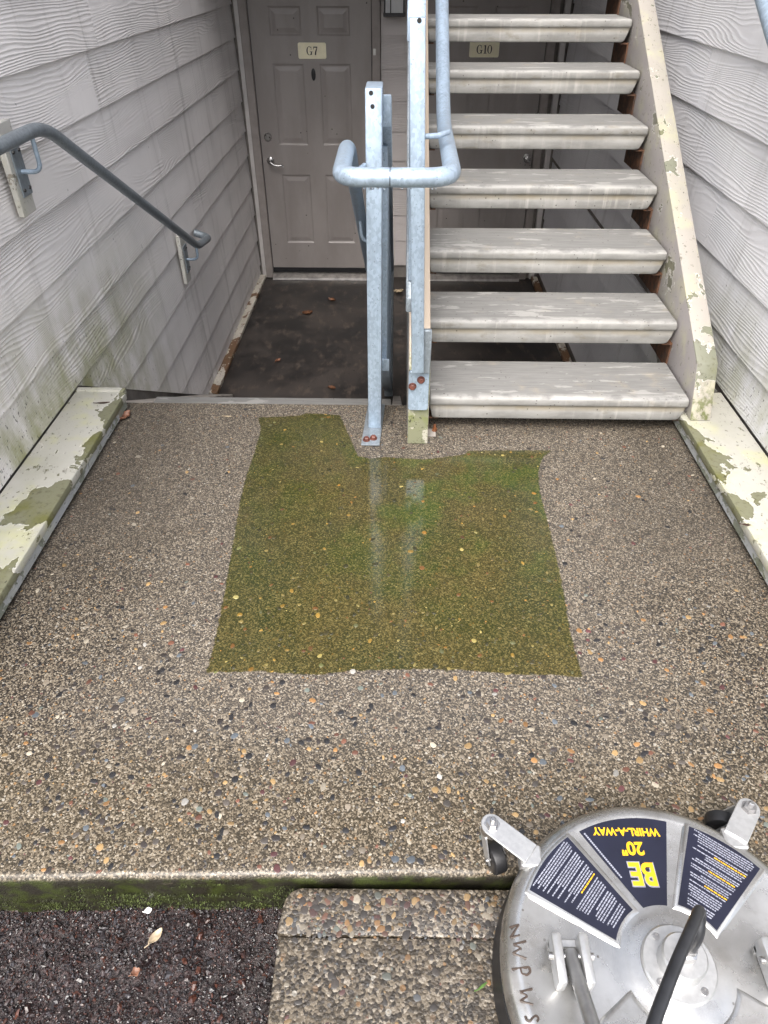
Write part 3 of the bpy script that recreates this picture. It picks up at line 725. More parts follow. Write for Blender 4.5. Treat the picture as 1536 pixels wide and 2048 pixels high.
# ------------------------------------------------------------------ door number signs (own serif figures)
def ring(m, cx, cy, rx, ry, tk, tn, a0, a1, n=28):
    vs, fs = [], []
    for i in range(n+1):
        a = math.radians(a0+(a1-a0)*i/n); c, s = math.cos(a), math.sin(a)
        vs += [(cx+rx*c, cy+ry*s), (cx+(rx-tk)*c, cy+(ry-tn)*s)]
    for i in range(n): fs.append((2*i, 2*i+2, 2*i+3, 2*i+1))
    m.append((vs, fs))
def poly2(m, *pts): m.append((list(pts), [tuple(range(len(pts)))]))
def glyph(ch):
    m = []                                                    # unit height 1, returns shapes and advance
    if ch == 'G':
        ring(m, .40, .5, .40, .52, .17, .05, 48, 318)
        poly2(m, (.60, .02), (.76, .02), (.76, .40), (.60, .40)); poly2(m, (.46, .36), (.86, .36), (.86, .42), (.46, .42)); poly2(m, (.64, .62), (.70, .62), (.70, .98), (.66, .98)); return m, .94
    if ch == '7':
        poly2(m, (.02, .66), (.07, .66), (.12, .86), (.60, .86), (.60, .99), (.05, .99)); poly2(m, (.20, .0), (.38, .0), (.44, .34), (.60, .88), (.50, .88), (.26, .40)); return m, .68
    if ch == '1':
        poly2(m, (.18, .04), (.36, .04), (.36, 1.0), (.30, 1.0), (.18, .93)); poly2(m, (.04, 0), (.50, 0), (.50, .05), (.04, .05)); poly2(m, (.04, .88), (.18, .86), (.30, 1.0), (.04, .92)); return m, .56
    if ch == '0':
        ring(m, .33, .5, .33, .51, .16, .045, 0, 360); return m, .70
    return m, .22
def number_sign(text, px0, px1, label):
    a = at_y(*px0, YB-.018); b = at_y(*px1, YB-.018); x0, x1, z0, z1 = a[0], b[0], b[2], a[2]; y = YB-.0145
    r = thing('door_number_sign', ((x0+x1)/2, y, (z0+z1)/2), label, 'sign')
    MB().prism(rrect(x0, x1, z0, z1, .012), 'y', y-.004, y+.002, .001).build('plate', 'sign_cream', r)
    Ht = (z1-z0)*.52; gl = [glyph(c) for c in text]; tot = sum(g[1] for g in gl)*Ht; ox = (x0+x1)/2-tot/2+.02*Ht; m = MB()
    for shapes, adv in gl:
        for k, (vs, fs) in enumerate(shapes):
            m.add([(ox+u*Ht, y-.0046-.0002*k, (z0+z1)/2-Ht/2+v*Ht) for u, v in vs], fs)
        ox += adv*Ht
    m.build('lettering', 'ink', r)
number_sign('G7', (595, 85), (653, 118), 'cream plastic door sign reading G7')
number_sign('G10', (940, 82), (997, 115), 'cream plastic door sign reading G10 behind the stair treads')
# ------------------------------------------------------------------ wall lantern
def lantern():
    x0, x1, z0 = -.118, .032, 1.034; y0, y1 = YB-.150, YB-.010
    r = thing('wall_lantern', ((x0+x1)/2, YB, z0), 'black framed wall lantern between the two apartment doors', 'lamp')
    m = MB()
    for x in (x0, x1-.012):
        for y in (y0, y1-.012): m.box((x, y, z0), (x+.012, y+.012, z0+.30))
    m.box((x0+.045, y0+.001, z0+.01), (x0+.053, y0+.009, z0+.29))
    m.build('cage', 'black_metal', r)
    MB().box((x0-.004, y0-.004, z0-.010), (x1+.004, y1+.004, z0+.012), .002).build('base', 'black_metal', r)
    MB().box((x0-.012, y0-.012, z0+.300), (x1+.012, y1+.012, z0+.325), .004).build('cap', 'black_metal', r)
    MB().box((x0+.02, YB-.011, z0+.05), (x1-.02, YB+.004, z0+.26), .002).build('mount_plate', 'black_metal', r)
    MB().box((x0+.009, y0+.009, z0+.012), (x1-.009, y0+.013, z0+.30)).build('pane', 'lantern_glass', r)
    for x in (x0+.0045, x1-.0085): MB().box((x, y0+.013, z0+.012), (x+.004, y1-.013, z0+.30)).build('pane', 'lantern_glass', r)
lantern()
# ------------------------------------------------------------------ ascending staircase
RISE, GO = .1687, .279
TX0, TX1 = .124, 1.060
def tread_mesh():
    prof = [(.290, 0), (.03, 0), (.012, -.001), (.004, -.005), (.001, -.011), (.0012, -.026), (.003, -.031), (.0078, -.0345), (.009, -.040), (.0078, -.047), (.005, -.054), (.0042, -.062), (.0045, -.080), (.007, -.087), (.013, -.0905), (.285, -.091), (.291, -.085)]
    cy, cz = .145, -.045
    def ins(z, k): t = max(0, (-.026-z)/.065); return k*t**1.15
    st = []
    for side, k in ((0, .010), (1, .022)):
        full, shr = [], []
        for y, z in prof:
            e = ins(z, k); dirx = 1 if side == 0 else -1; xe = TX0 if side == 0 else TX1
            full.append((xe+dirx*(e+.012), y, z))
            mid = .5; sy = y+(cy-y)*.012; sz = z+(cz-z)*.05
            shr.append((xe+dirx*(e+.0035), sy, sz))
        f2 = [(x-(1 if side == 0 else -1)*.0115, y+(cy-y)*.035, z+(cz-z)*.16) for x, y, z in full]
        st.append((full, shr, f2))
    xs_mid = [TX0+.05+(TX1-TX0-.10)*i/10 for i in range(11)]
    sections = [st[0][2], st[0][1], st[0][0]]+[[(x, y, z) for y, z in prof] for x in xs_mid]+[st[1][0], st[1][1], st[1][2]]
    n = len(prof); V = [p for s in sections for p in s]; F = []
    for i in range(len(sections)-1):
        for k in range(n): F.append((i*n+k, i*n+(k+1) % n, (i+1)*n+(k+1) % n, (i+1)*n+k))
    F += [tuple(range(n)), tuple(range((len(sections)-1)*n, len(sections)*n))[::-1]]
    me = bpy.data.meshes.new('tread'); me.from_pydata(V, [], F); me.update()
    bm = bmesh.new(); bm.from_mesh(me); bmesh.ops.recalc_face_normals(bm, faces=list(bm.faces)); bm.to_mesh(me); bm.free()
    me.materials.append(M['tread_concrete']); me.polygons.foreach_set('use_smooth', [True]*len(me.polygons)); me.set_sharp_from_angle(angle=math.radians(38))
    return me
stair = thing('staircase', (.59, 2.212, 0), 'open staircase of pale concrete treads climbing right of the galvanised posts', 'staircase')
TM = tread_mesh()
for i in range(10):
    o = bpy.data.objects.new('tread', TM); COL.objects.link(o); o.parent = stair
    o.location = Vector((0, 2.212+GO*i, .143+RISE*i)) - stair.location
    o.rotation_euler = (0, 0, random.uniform(-.002, .002))
def stringer(x0, x1, top, foot, mat_top, mat_side):
    poly = foot+top
    o = MB().prism(poly, 'x', x0, x1, .004, 2).build('stringer', mat_side, stair, 40)
    o.data.materials.append(M[mat_top])
    for p in o.data.polygons:
        if p.normal.z > .3 or p.normal.y < -.5: p.material_index = 1
    return o
sl_ = .592
ztop = lambda y: .262+sl_*(y-2.262)
strR = stringer(TX1+.006, TX1+.080, [(2.262, .262), (5.012, ztop(5.012)), (5.012, ztop(5.012)-.33), (2.60, .078)], [(2.182, .0755)], 'stringer_paint', 'stringer_side')
strL = stringer(.044, .118, [(2.135, .305), (5.012, .305+sl_*(5.012-2.135)), (5.012, ztop(5.012)-.33), (2.54, .002)], [(2.122, .002)], 'mossy_paint', 'stringer_side')
for i in range(10):
    y, z = 2.212+GO*i, .143+RISE*i-.0925
    m = MB(); m.box((TX1-.034, y+.02, z-.006), (TX1+.0055, y+.27, z-.0005)); m.box((TX1-.0005, y+.02, z-.045), (TX1+.0055, y+.27, z-.0065)); m.v = [(a, b, c-(.055 if c < z-.03 else 0)) for a, b, c in m.v]
    m.build('angle_bracket', 'rusty_steel', strR)
    m = MB(); m.box((.1185, y+.02, z-.006), (.158, y+.27, z-.0005)); m.box((.1185, y+.02, z-.045), (.1245, y+.27, z-.0065))
    m.build('angle_bracket', 'rusty_steel', strL)
pb = at_z(871, 872, 0)
MB().box((.1195, pb[1]-.006, .0005), (.150, pb[1]+.045, .004), .001).build('anchor_angle', 'skirt_concrete', stair)
pb = at_z(867, 866, 0)
MB().lathe([(.010, .004), (.010, .006), (.0085, .007), (.0085, .015), (.005, .0155), (.005, .030), (.003, .032)], (pb[0]+.004, pb[1]+.01, 0), 6).build('anchor_bolt', 'orange_rust', stair, 30)
# ------------------------------------------------------------------ descending stairs on the left
lower = thing('lower_staircase', (-.55, YS, ZF), 'short concrete stairs going down beyond the slab toward the G7 door', 'staircase')
for i in range(4):
    z = -.160-.186*i; y = YS+.006+.279*i
    MB().box((-1.075, y, z-.09), (-.02, y+.328, z), .006, 2).build('tread', 'tread_concrete', lower, 40)
for a, b in ((-1.232, -1.079), (-.016, .03)):
    MB().prism([(YS+.004, -.03), (YS+.10, -.06), (4.05, ZF+.04), (4.05, ZF+.003), (YS+.004, ZF+.003)], 'x', a, b, .004).build('stringer', 'skirt_concrete', lower)
# ------------------------------------------------------------------ galvanised guards
def post_box(lo, hi, lean=0.0, bev=.004):
    m = MB().box(lo, hi, bev, 2); zr = hi[2]-lo[2]
    m.v = [(x+lean*(z-lo[2])/zr, y, z) for x, y, z in m.v]; return m
def bolt_head(parent, p, axis, mat='bolt_rust', r=.011):
    m = MB().lathe([(r*1.25, 0), (r*1.25, .002)], p, 16, axis)
    q = (p[0], p[1], p[2]+.002) if axis == 'z' else (p[0], p[1]-.002, p[2])
    m.lathe([(r, 0), (r, .008), (r*.75, .0105)], q, 6, axis); return m.build('bolt', mat, parent, 30)
gd = thing('stair_guard', (-.075, 2.25, 0), 'galvanised guard rail with square end post going down beside the lower stairs', 'railing')
pst = post_box((-.101, 2.216, .008), (-.053, 2.345, 1.104), .006).build('post', 'galvanised', gd, 40)
for px, py in ((742, 183), (745, 210)):
    q = at_y(px, py+3, 2.2155); MB().lathe([(.0062, 0), (.0062, .0006)], (q[0]+.0, 2.2158, q[2]), 14, 'y').build('hole', 'rubber', pst)
pl = MB().box((-.124, 2.106, .001), (-.056, 2.396, .009), .003, 2); pl.v = [(x+(y-2.1)*.05, y, z) for x, y, z in pl.v]; pl.build('base_plate', 'galvanised_dull', gd, 40)
for px, py in ((733, 880), (747, 877)):
    q = at_z(px, py, .009); bolt_head(gd, (q[0], q[1], .009), 'z')
def rail_bar(x0, x1, y0, z0, y1, z1, dz):
    return MB().prism([(y0, z0-dz), (y0, z0), (y1, z1), (y1, z1-dz)], 'x', x0, x1, .003)
SD = -.60
def zd(y): return 1.045+SD*(y-2.31)
rail_bar(-.080, -.022, 2.3055, zd(2.3055)+.03, 4.10, zd(4.10)+.03, .085).build('top_rail', 'galvanised', gd, 40)
rail_bar(-.078, -.024, 2.3055, zd(2.3055)-.80, 4.10, zd(4.10)-.80, .05).build('bottom_rail', 'galvanised', gd, 40)
post_box((-.075, 4.101, ZF+.004), (-.020, 4.16, zd(4.10)+.02)).build('post', 'galvanised_dull', gd, 40)
for i in range(15):
    y = 2.40+.112*i; MB().box((-.060, y, zd(y)-.80-.004), (-.034, y+.019, zd(y+.019)-.0555), .002).build('baluster', 'galvanised', gd)
ga = thing('stair_guard', (.06, 2.1, .14), 'galvanised guard rail climbing beside the left stringer of the concrete staircase', 'railing')
MB().prism(rrect(.043, .113, .150, .300, .010), 'y', 2.1085, 2.1215, .002).build('mounting_plate', 'galvanised', ga, 40)
MB().box((.080, 2.090, .301), (.114, 2.108, .455), .003).build('side_plate', 'galvanised_dull', ga, 40)
p2 = post_box((.0515, 2.060, .318), (.0920, 2.108, 1.272), -.030).build('post', 'galvanised', ga, 40)
q = at_y(837, 41, 2.0595); MB().lathe([(.0058, 0), (.0058, .0006)], (q[0]+.002, 2.0598, q[2]), 14, 'y').build('hole', 'rubber', p2)
for px, py in ((825, 773), (842, 760)):
    q = at_y(px, py, 2.107); bolt_head(ga, (q[0], 2.1085, q[2]), 'y')
za = lambda y: 1.272+.60*(y-2.108)
rail_bar(.018, .064, 2.109, za(2.109), 5.0, za(5.0), .055).build('top_rail', 'galvanised', ga, 40)
rail_bar(.030, .074, 2.19, za(2.19)-.80, 5.0, za(5.0)-.80, .05).build('bottom_rail', 'galvanised_dull', ga, 40)
for i in range(24):
    y = 2.24+.112*i; MB().box((.036, y, za(y)-.80+.008), (.055, y+.019, za(y)-.058), .002).build('baluster', 'galvanised', ga)
# ------------------------------------------------------------------ pipe handrails
HR = .0232
hz, hy = .955, 1.885
path = fillet([(-.150, 4.02, .955-.60*(4.02-2.27)), (-.150, 2.27, hz), (-.146, hy, hz), (-.022, hy, hz)], [0, .10, .060, 0], 10)
hand = thing('pipe_handrail', (0, hy, 0), 'galvanised pipe handrail looping in front of both square posts', 'handrail')
MB().tube(path, HR, 20).build('lower_pipe', 'galvanised', hand, 60)
path = fillet([(-.0195, hy, hz), (.138, hy, hz), (.145, 2.56, hz+.004), (.158, 4.95, hz+.60*(4.95-2.56))], [0, .15, .14, 0], 14)
MB().tube(path, HR, 20).build('upper_pipe', 'galvanised', hand, 60)
MB().tube([(-.0225, hy, hz), (-.0190, hy, hz)], HR-.0025, 20).build('coupling', 'rubber', hand)
MB().tube(fillet([(-.148, 2.02, hz-HR+.004), (-.140, 2.06, hz-.045), (-.100, 2.212, hz-.045)], .03, 5), .0075, 10).build('bracket', 'galvanised', hand, 60)
MB().tube(fillet([(-.150, 2.90, .955-.60*.63-HR+.004), (-.146, 2.90, .955-.60*.63-.10), (-.086, 2.92, .955-.60*.63-.12)], .03, 5), .0075, 10).build('bracket', 'galvanised', hand, 60)
zq = at_y(865, 273, 2.10)[2]
MB().tube([(.070, 2.10, zq), (.105, 2.11, zq), (.137, 2.14, zq+.004)], .0075, 10).build('bracket', 'galvanised', hand, 60)
m = MB()
for i in range(16):
    x = random.uniform(-.13, .10); r_ = random.uniform(.0018, .0035)
    m.lathe([(.0002, -r_*1.5), (r_*.8, -r_*.9), (r_, 0), (r_*.7, r_*.9), (.0003, r_*1.2)], (x, hy+random.uniform(-.006, .004), hz-HR-r_*.4), 8)
b_ = NB('water'); M['water'] = b_.done((.9, .93, .95), .03, None, 0, **{'Transmission Weight': 1.0, 'IOR': 1.33})
o = m.build('water_drops', 'water', hand, 60); o['kind'] = 'stuff'
# left wall handrail
lh = thing('wall_handrail', (XL, 3.0, .5), 'dull grey pipe handrail on brackets descending along the left siding wall', 'handrail')
XH = -1.135
pth = fillet([(XH-.002, 1.62, .965), (XH, 2.47, .965), (XH, 4.00, .090), (XH, 4.27, .052), (XL+.016, 4.285, .075)], [0, .10, .06, .055, 0], 8)
MB().tube(pth, .0205, 18).build('pipe', 'galvanised_dull', lh, 60)
def wall_bracket(parent, sx, Xw, xp, y, zp, mat='galvanised_dull'):
    a, b = sorted((Xw+sx*.012, Xw+sx*.034))
    MB().box((a, y-.052, zp-.240), (b, y+.038, zp+.030), .003).build('mount_block', 'mount_wood', parent, 40)
    a, b = sorted((Xw+sx*.0345, Xw+sx*.040))
    MB().box((a, y-.030, zp-.185), (b, y+.035, zp-.035), .001).build('bracket_plate', mat, parent)
    MB().tube(fillet([(Xw+sx*.040, y+.004, zp-.115), (xp, y+.004, zp-.115), (xp, y+.004, zp-.018)], .030, 6), .0072, 10).build('bracket_rod', 'galvanised', parent, 60)
    for dz in (-.055, -.165):
        for dy in (-.018, .022): MB().lathe([(.006, 0), (.005, sx*.004)], (Xw+sx*.0402, y+dy, zp+dz), 6, 'x').build('screw', 'black_metal', parent)
wall_bracket(lh, 1, XL, XH, 2.375, .965); wall_bracket(lh, 1, XL, XH, 3.96, .142)
rh = thing('wall_handrail', (XR, 3.0, 1.0), 'galvanised pipe handrail climbing the right siding wall at the picture edge', 'handrail')
q0, q1 = at_x(1527, 0, 1.150), at_x(1555, 90, 1.150)
dz = .55
pth = fillet([(1.150, 2.05, q1[2]-.06), (1.150, q1[1]-.10, q1[2]-.06), (1.150, 5.0, q1[2]-.06+dz*(5.0-q1[1]+.10))], .10, 8)
MB().tube(pth, .0225, 18).build('pipe', 'galvanised', rh, 60)
wall_bracket(rh, -1, XR, 1.150, 3.6, q1[2]-.06+dz*(3.6-q1[1]+.10))
# ------------------------------------------------------------------ surface cleaner
CX, CY, CZ = .475, .427, .098
cl_ = thing('surface_cleaner', (CX, CY, -.028), 'round stainless surface cleaner with navy labels standing at the slab edge', 'cleaner')
RD = .284
prof = [(.250, -.068), (.272, -.068), (.281, -.060), (.2855, -.045), (.2855, -.026), (.281, -.012), (.272, -.003), (.262, .001), (.255, .0005), (.250, -.0015), (.100, -.0015), (.080, .002), (.070, .006), (.0, .006)]
prof = prof[:-1]+[(.002, .006)]
MB().lathe(prof, (CX, CY, CZ), 96).build('deck', 'stainless_deck', cl_, 45)
MB().lathe([(.268, -.116), (.292, -.116), (.2835, -.0685), (.268, -.0685)], (CX, CY, CZ), 64).build('brush_skirt', 'rubber', cl_, 45)
def pol(r, a, z): return (CX+r*math.cos(math.radians(a)), CY+r*math.sin(math.radians(a)), CZ+z)
def wedge(a0, a1, r0, r1, b0, b1, ins=0.0, n=14):
    """flat wedge outline: outer arc a0..a1 at r1, inner arc b0..b1 at r0"""
    ro = r1-ins; ri = r0+ins; da = math.degrees(ins/r1)*1.15; db = math.degrees(ins/r0)*1.0
    o = [pol(ro, a0+da+(a1-a0-2*da)*i/n, 0) for i in range(n+1)]+[pol(ri, b1-db+(b0-b1+2*db)*i/6, 0) for i in range(7)]
    return [(x, y) for x, y, z in o]
def emboss(a0, a1, r0, r1, b0, b1, name='raised_panel'):
    o0, o1 = wedge(a0, a1, r0, r1, b0, b1), wedge(a0, a1, r0, r1, b0, b1, .007); n = len(o0)
    vs = [(x, y, CZ-.003) for x, y in o0]+[(x, y, CZ+.0032) for x, y in o1]
    o2 = wedge(a0, a1, r0, r1, b0, b1, .012); vs += [(x, y, CZ+.0028) for x, y in o2]
    fs = [(k*n+i, k*n+(i+1) % n, (k+1)*n+(i+1) % n, (k+1)*n+i) for k in range(2) for i in range(n)]+[tuple(range(2*n, 3*n))]
    MB().add(vs, fs).build(name, 'stainless_deck', cl_, 50)
def label_sheet(a0, a1, r0, r1, b0, b1, z, ins):
    o = wedge(a0, a1, r0, r1, b0, b1, ins)
    return MB().prism(o, 'z', CZ+z, CZ+z+.0006).build('label', 'label_navy', cl_)
emboss(121, 156, .088, .265, 114, 166); emboss(36, 71, .088, .265, 26, 80); emboss(210, 245, .088, .265, 200, 254); emboss(299, 334, .088, .265, 290, 344)
labM = label_sheet(77, 118, .088, .263, 83, 109, -.0012, .001); labL = label_sheet(121, 156, .088, .265, 114, 166, .0028, .0112); labR = label_sheet(36, 71, .088, .265, 26, 80, .0028, .0112)
label_sheet(256, 297, .088, .258, 262, 291, -.0012, .001)
def text_mesh(body, size, shear=0.0, bold=0.0):
    cu = bpy.data.curves.new('lettering', 'FONT'); cu.body = body; cu.size = size; cu.align_x = 'CENTER'; cu.align_y = 'CENTER'; cu.offset = bold; cu.shear = shear; cu.extrude = .0002
    to = bpy.data.objects.new('tmp', cu); COL.objects.link(to)
    me = bpy.data.meshes.new_from_object(to.evaluated_get(bpy.context.evaluated_depsgraph_get())); bpy.data.objects.remove(to); return me
def put_text(body, size, r, ang, z, mat, parent, bold=0.0, sx=1.0, shear=0.0, tilt=90):
    me = text_mesh(body, size, shear, bold); c = pol(r, ang, z); th = math.radians(tilt+90)
    ca, sa = math.cos(th), math.sin(th)
    for v in me.vertices:
        x, y = v.co.x*sx, v.co.y; v.co = (c[0]+x*ca-y*sa, c[1]+x*sa+y*ca, c[2]+v.co.z)
    me.materials.clear(); return link('lettering', me, mat, parent)
put_text('WHIRL-A-WAY', .0205, .227, 97, -.0003, 'label_yellow', labM, .0007, .90)
put_text('20"', .033, .196, 97, -.0003, 'label_yellow', labM, .0011, .95)
put_text('BE', .056, .150, 96, -.0003, 'label_grey', labM, .0036, .80)
put_text('BE', .056, .150, 96, .0003, 'label_yellow', labM, .0014, .80)
def fine_print(lab, a0, a1, amid, r0, r1, z, yellow_rows):
    """rows of small printed words, too small to read in the photograph"""
    rr = random.Random(int(amid)); rows = {'label_white': MB(), 'label_yellow': MB()}
    t = math.radians(amid); er = (math.cos(t), math.sin(t)); et = (-er[1], er[0])
    r = r1; k = 0
    while r > r0:
        half = r*math.tan(math.radians((a1-a0)/2))-.006
        if half > .006:
            s = -half*(.97 if k % 4 else .9); end = half*rr.choice((.95, .95, .8, .45))
            mat = 'label_yellow' if k in yellow_rows else 'label_white'
            if mat == 'label_yellow': end = s+(end-s)*.6
            while s < end:
                wl = rr.uniform(.0018, .0075)
                c = [(s, r), (min(s+wl, end), r), (min(s+wl, end), r-.0022), (s, r-.0022)]
                rows[mat].add([(CX+er[0]*q+et[0]*p, CY+er[1]*q+et[1]*p, CZ+z) for p, q in c], [(0, 1, 2, 3)])
                s += wl+.0011
        r -= .0046 if k % 5 != 4 else .0075; k += 1
    for mt, mb in rows.items():
        if mb.v: mb.build('fine_print', mt, lab)['kind'] = 'stuff'
fine_print(labL, 124, 153, 138.5, .105, .246, .0038, (14,)); fine_print(labR, 39, 68, 53.5, .105, .246, .0038, (6, 12, 18))
mb = MB(); p0, p1 = pol(.245, 116, -.0002), pol(.150, 112, -.0002)
for i in range(24):
    t0, t1 = i/24, (i+.78)/24; d = Vector(p1)-Vector(p0); nn = Vector((-d.y, d.x, 0)).normalized()*.0016
    a, b2 = Vector(p0)+d*t0, Vector(p0)+d*t1; mb.add([a-nn, b2-nn, b2+nn, a+nn], [(0, 1, 2, 3)])
mb.build('fine_print', 'label_white', labM)['kind'] = 'stuff'
# hand-written letters on the rim
def zoomed(a, b): return at_z(936+a/2.56, 1580+b/2.56, CZ+.001)
ink = MB()
for st in ([(213,702),(262,688),(216,756),(266,742)], [(298,772),(232,790),(272,810),(228,836),(300,862)], [(224,916),(314,904),(322,928),(304,946),(276,940),(268,910)],
           [(330,1016),(264,1034),(306,1054),(266,1080),(334,1098)], [(352,1186),(364,1170),(352,1152),(334,1162),(318,1184),(300,1178),(292,1156)]):
    q = [zoomed(*s) for s in st]; ink.tube([(a, b, CZ-.0003+.0016*max(0, 1-abs(math.hypot(a-CX, b-CY)-.264)/.010)) for a, b, c in fillet(q, .0022, 3)], .0018, 6)
ink.build('marker_writing', 'marker_ink', cl_)
# hub, swivel and hose
MB().lathe([(.060, -.002), (.060, .010), (.057, .013), (.036, .013), (.036, .044), (.033, .048), (.020, .048)], (CX, CY, CZ+.002), 40).build('hub', 'cast_aluminium', cl_, 35)
hub_s = []
for a in (35, 125, 215, 305):
    c = (CX+.048*math.cos(math.radians(a)), CY+.048*math.sin(math.radians(a)), CZ+.015); MB().lathe([(.006, 0), (.006, .0012), (.0035, .0013), (.0033, .0004)], c, 12).build('screw', 'brushed_nickel', cl_, 30)
MB().lathe([(.015, 0), (.015, .020), (.011, .022), (.011, .034)], (CX, CY, CZ+.050), 6).build('swivel', 'brushed_nickel', cl_, 30)
hp = fillet([(CX, CY, CZ+.080), (CX+.004, CY+.004, CZ+.115), tuple(at_z(1402, 1812, .245)), tuple(at_z(1386, 1850, .270)), tuple(at_z(1350, 1932, .295)), tuple(at_z(1306, 2048, .315)), tuple(at_z(1265, 2200, .33)), tuple(at_z(1240, 2400, .33))], .03, 6)
MB().tube(hp, .0088, 14).build('hose', 'hose_rubber', cl_, 60)
# handle brackets
def hbracket(c, arm):
    x, y = c; parts = MB()
    for dx in (-.030, .014): parts.box((x+dx, y-.040, CZ-.002), (x+dx+.017, y+.036, CZ+.040), .006, 2)
    parts.box((x-.030, y+.020, CZ-.002), (x+.031, y+.034, CZ+.012), .002)
    parts.build('handle_bracket', 'cast_aluminium', cl_, 40)
    MB().tube([(x-.036, y+.004, CZ+.024), (x+.037, y+.004, CZ+.024)], .0055, 12).build('pivot_pin', 'brushed_nickel', cl_, 60)
    if arm: MB().tube([(x+.0, y+.010, CZ+.022), (x+.003, y-.03, CZ+.032), (x+.010, y-.16, CZ+.085), (x+.03, y-.42, CZ+.22)], .0118, 14).build('handle_arm', 'steel_tube', cl_, 60)
hbracket((.297, .427), True); hbracket((.640, .427), True)
def caster(px, ang0, wd):
    e = at_z(*px, CZ+.008); tip = Vector((e[0], e[1], 0)); d = (tip-Vector((CX, CY, 0))).normalized(); n = Vector((-d.y, d.x, 0)); hw = .021
    inner = Vector((CX, CY, 0))+d*.278
    pts = [inner-n*hw, tip-n*hw]
    for k in range(1, 8):
        t = math.pi*k/8; pts.append(tip-n*hw*math.cos(t)+d*hw*math.sin(t))
    pts += [tip+n*hw, inner+n*hw]
    arm_ = MB().prism([(p.x, p.y) for p in pts], 'z', CZ+.003, CZ+.008, .001).build('caster_arm', 'cast_aluminium', cl_, 40)
    MB().box((inner.x-.02, inner.y-.02, CZ-.03), (inner.x+.02, inner.y+.02, CZ+.003), .003, rot=Vector((0, 0, 1)).rotation_difference(Vector((0, 0, 1))).to_matrix(), piv=inner).build('arm_bracket', 'cast_aluminium', arm_)
    MB().lathe([(.015, 0), (.015, .002), (.011, .002), (.011, .010), (.005, .0105), (.005, .019), (.004, .020)], (tip.x, tip.y, CZ+.0082), 6).build('nut', 'brushed_nickel', arm_, 30)
    wdv = Vector((wd[0], wd[1], 0)).normalized(); wn = Vector((-wdv.y, wdv.x, 0)); wc = tip+wdv*.030; wc.z = .0308
    cs = MB().lathe([(.020, 0), (.020, .014), (.012, .016)], (tip.x, tip.y, CZ-.014), 20).build('caster_head', 'brushed_nickel', arm_, 40)
    y_ = MB()
    for s in (-.018, .015):
        a = wc+wn*s; q = [tip+wn*s+wdv*-.012, tip+wn*s+wdv*.014, wc+wn*s+wdv*.010, wc+wn*s-wdv*.010]; zz = [CZ-.014, CZ-.014, .028, .028]
        A = [Vector((p.x, p.y, z)) for p, z in zip(q, zz)]; B = [p+wn*.003 for p in A]
        y_.add(A+B, [(0,1,2,3), (7,6,5,4), (0,4,5,1), (1,5,6,2), (2,6,7,3), (3,7,4,0)])
    y_.build('fork', 'cast_aluminium', arm_)
    R = .030; vs, fs = [], []; N = 28; pr = [(.012, R*.35), (.013, R*.85), (.011, R*.97), (.006, R), (-.006, R), (-.011, R*.97), (-.013, R*.85), (-.012, R*.35)]
    for t, r in pr:
        for k in range(N): a = 2*math.pi*k/N; vs.append(wc+wn*t+(wdv*math.cos(a)+Vector((0, 0, 1))*math.sin(a))*r)
    for i in range(len(pr)-1):
        for k in range(N): fs.append((i*N+k, i*N+(k+1) % N, (i+1)*N+(k+1) % N, (i+1)*N+k))
    fs += [tuple(range(N)), tuple(range((len(pr)-1)*N, len(pr)*N))]
    MB().add(vs, fs).build('wheel', 'rubber', arm_, 40)
    MB().tube([wc-wn*.0215, wc+wn*.0215], .005, 10).build('axle', 'brushed_nickel', arm_, 60)
caster((984, 1648), 139, (.35, -.9)); caster((1498, 1616), 51, (-.75, .2))
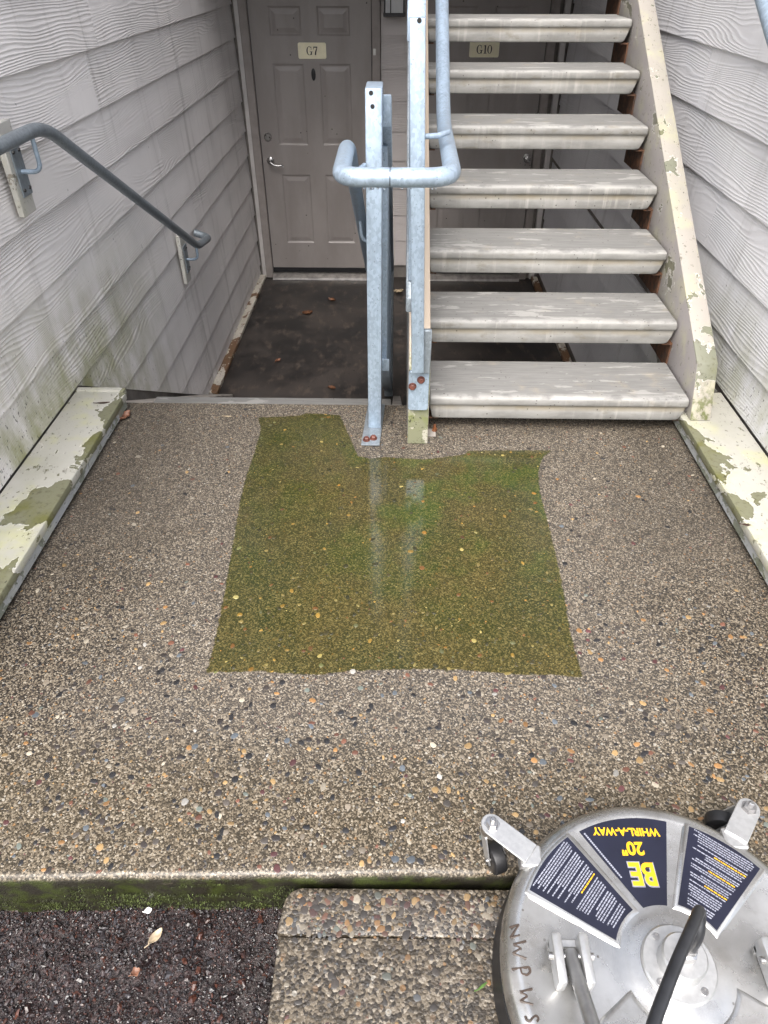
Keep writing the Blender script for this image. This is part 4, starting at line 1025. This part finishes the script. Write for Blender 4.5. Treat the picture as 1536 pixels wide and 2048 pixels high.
# ------------------------------------------------------------------ fallen leaves and bits
def leaf(px, z, L, W, rot, mat, label, lobes=0, curl=.25, name='fallen_leaf', tilt=(0, 0)):
    c = at_z(*px, z); n = 18; top = []
    for i in range(n+1):
        t = i/n; w = W*math.sin(math.pi*t)**.8
        if lobes: w *= .55+.45*abs(math.cos(math.pi*lobes*t))
        top.append((L*(t-.5), w, t))
    vs, fs = [], []
    for x, w_, t in top:
        for s in (-1, -.5, 0, .5, 1):
            zz = curl*W*(s*s)+curl*.5*L*(t-.5)**2*1.5+.0006+.15*W*mnoise.noise((x*160, s*2, rot))*curl
            vs.append((x, w_*s+.15*W*mnoise.noise((x*90, rot, 1)), max(.0008, zz)))
    for i in range(n):
        for k in range(4): fs.append((i*5+k, i*5+k+1, (i+1)*5+k+1, (i+1)*5+k))
    m = MB().add(vs, fs); m.tube([(-L*.5, 0, .0015), (-L*.78, .06*L, .002)], .0007, 5)
    ca, sa = math.cos(rot), math.sin(rot)
    m.v = [(x*ca-y*sa, x*sa+y*ca, q) for x, y, q in m.v]
    o = m.build(name, mat, None, 60); o.location = c
    sol = o.modifiers.new('thickness', 'SOLIDIFY'); sol.thickness = .0006; sol.offset = 1
    return tag(o, label, 'leaf', 'fallen leaves')
leaf((250, 836), .002, .060, .024, 1.1, 'leaf_rust', 'curled rust brown leaf on the slab against the end of the left ledge', 3, .6)
leaf((207, 806), .075, .048, .006, .15, 'leaf_dark', 'narrow dark brown leaf lying on the left ledge board', 0, .2)
leaf((1492, 1050), .075, .026, .005, -.15, 'leaf_dark', 'small dark leaf lying on the right ledge board', 0, .2)
leaf((456, 833), .001, .028, .005, .0, 'leaf_tan', 'small pale tan leaf on the slab left of the green patch', 0, .2)
leaf((312, 1874), -.125, .034, .0085, .95, 'leaf_tan', 'long pale tan dry leaf lying on the bark mulch', 0, .5)
leaf((297, 1822), -.125, .014, .006, .3, 'leaf_white', 'small white scrap on the bark mulch below the mossy slab edge', 0, .5, 'paper_scrap')['category'] = 'scrap'
leaf((272, 1945), -.127, .018, .009, .6, 'leaf_rust', 'small orange brown leaf piece in the middle of the bark mulch', 2, .5)
leaf((615, 628), ZF+.002, .085, .035, .3, 'leaf_brown', 'brown oak leaf on the dark lower floor in front of the G7 door', 3, .5)
leaf((664, 601), ZF+.002, .070, .028, -.5, 'leaf_brown', 'brown leaf on the dark lower floor nearest the G7 door', 2, .5)
leaf((797, 585), ZF+.002, .085, .036, .2, 'leaf_tan', 'yellow brown leaf on the dark lower floor between the two posts', 3, .5)
leaf((664, 777), ZF+.002, .055, .022, -.4, 'leaf_brown', 'small brown leaf on the dark lower floor just beyond the slab edge', 3, .5)
leaf((556, 722), ZF+.002, .050, .020, .9, 'leaf_rust', 'small faded leaf on the dark lower floor near the left wall', 2, .5)
leaf((965, 1972), -.024, .022, .0022, .6, 'grass_blade', 'short green grass blade on the walkway left of the cleaner', 0, .1, 'grass_blade')['category'] = 'grass'
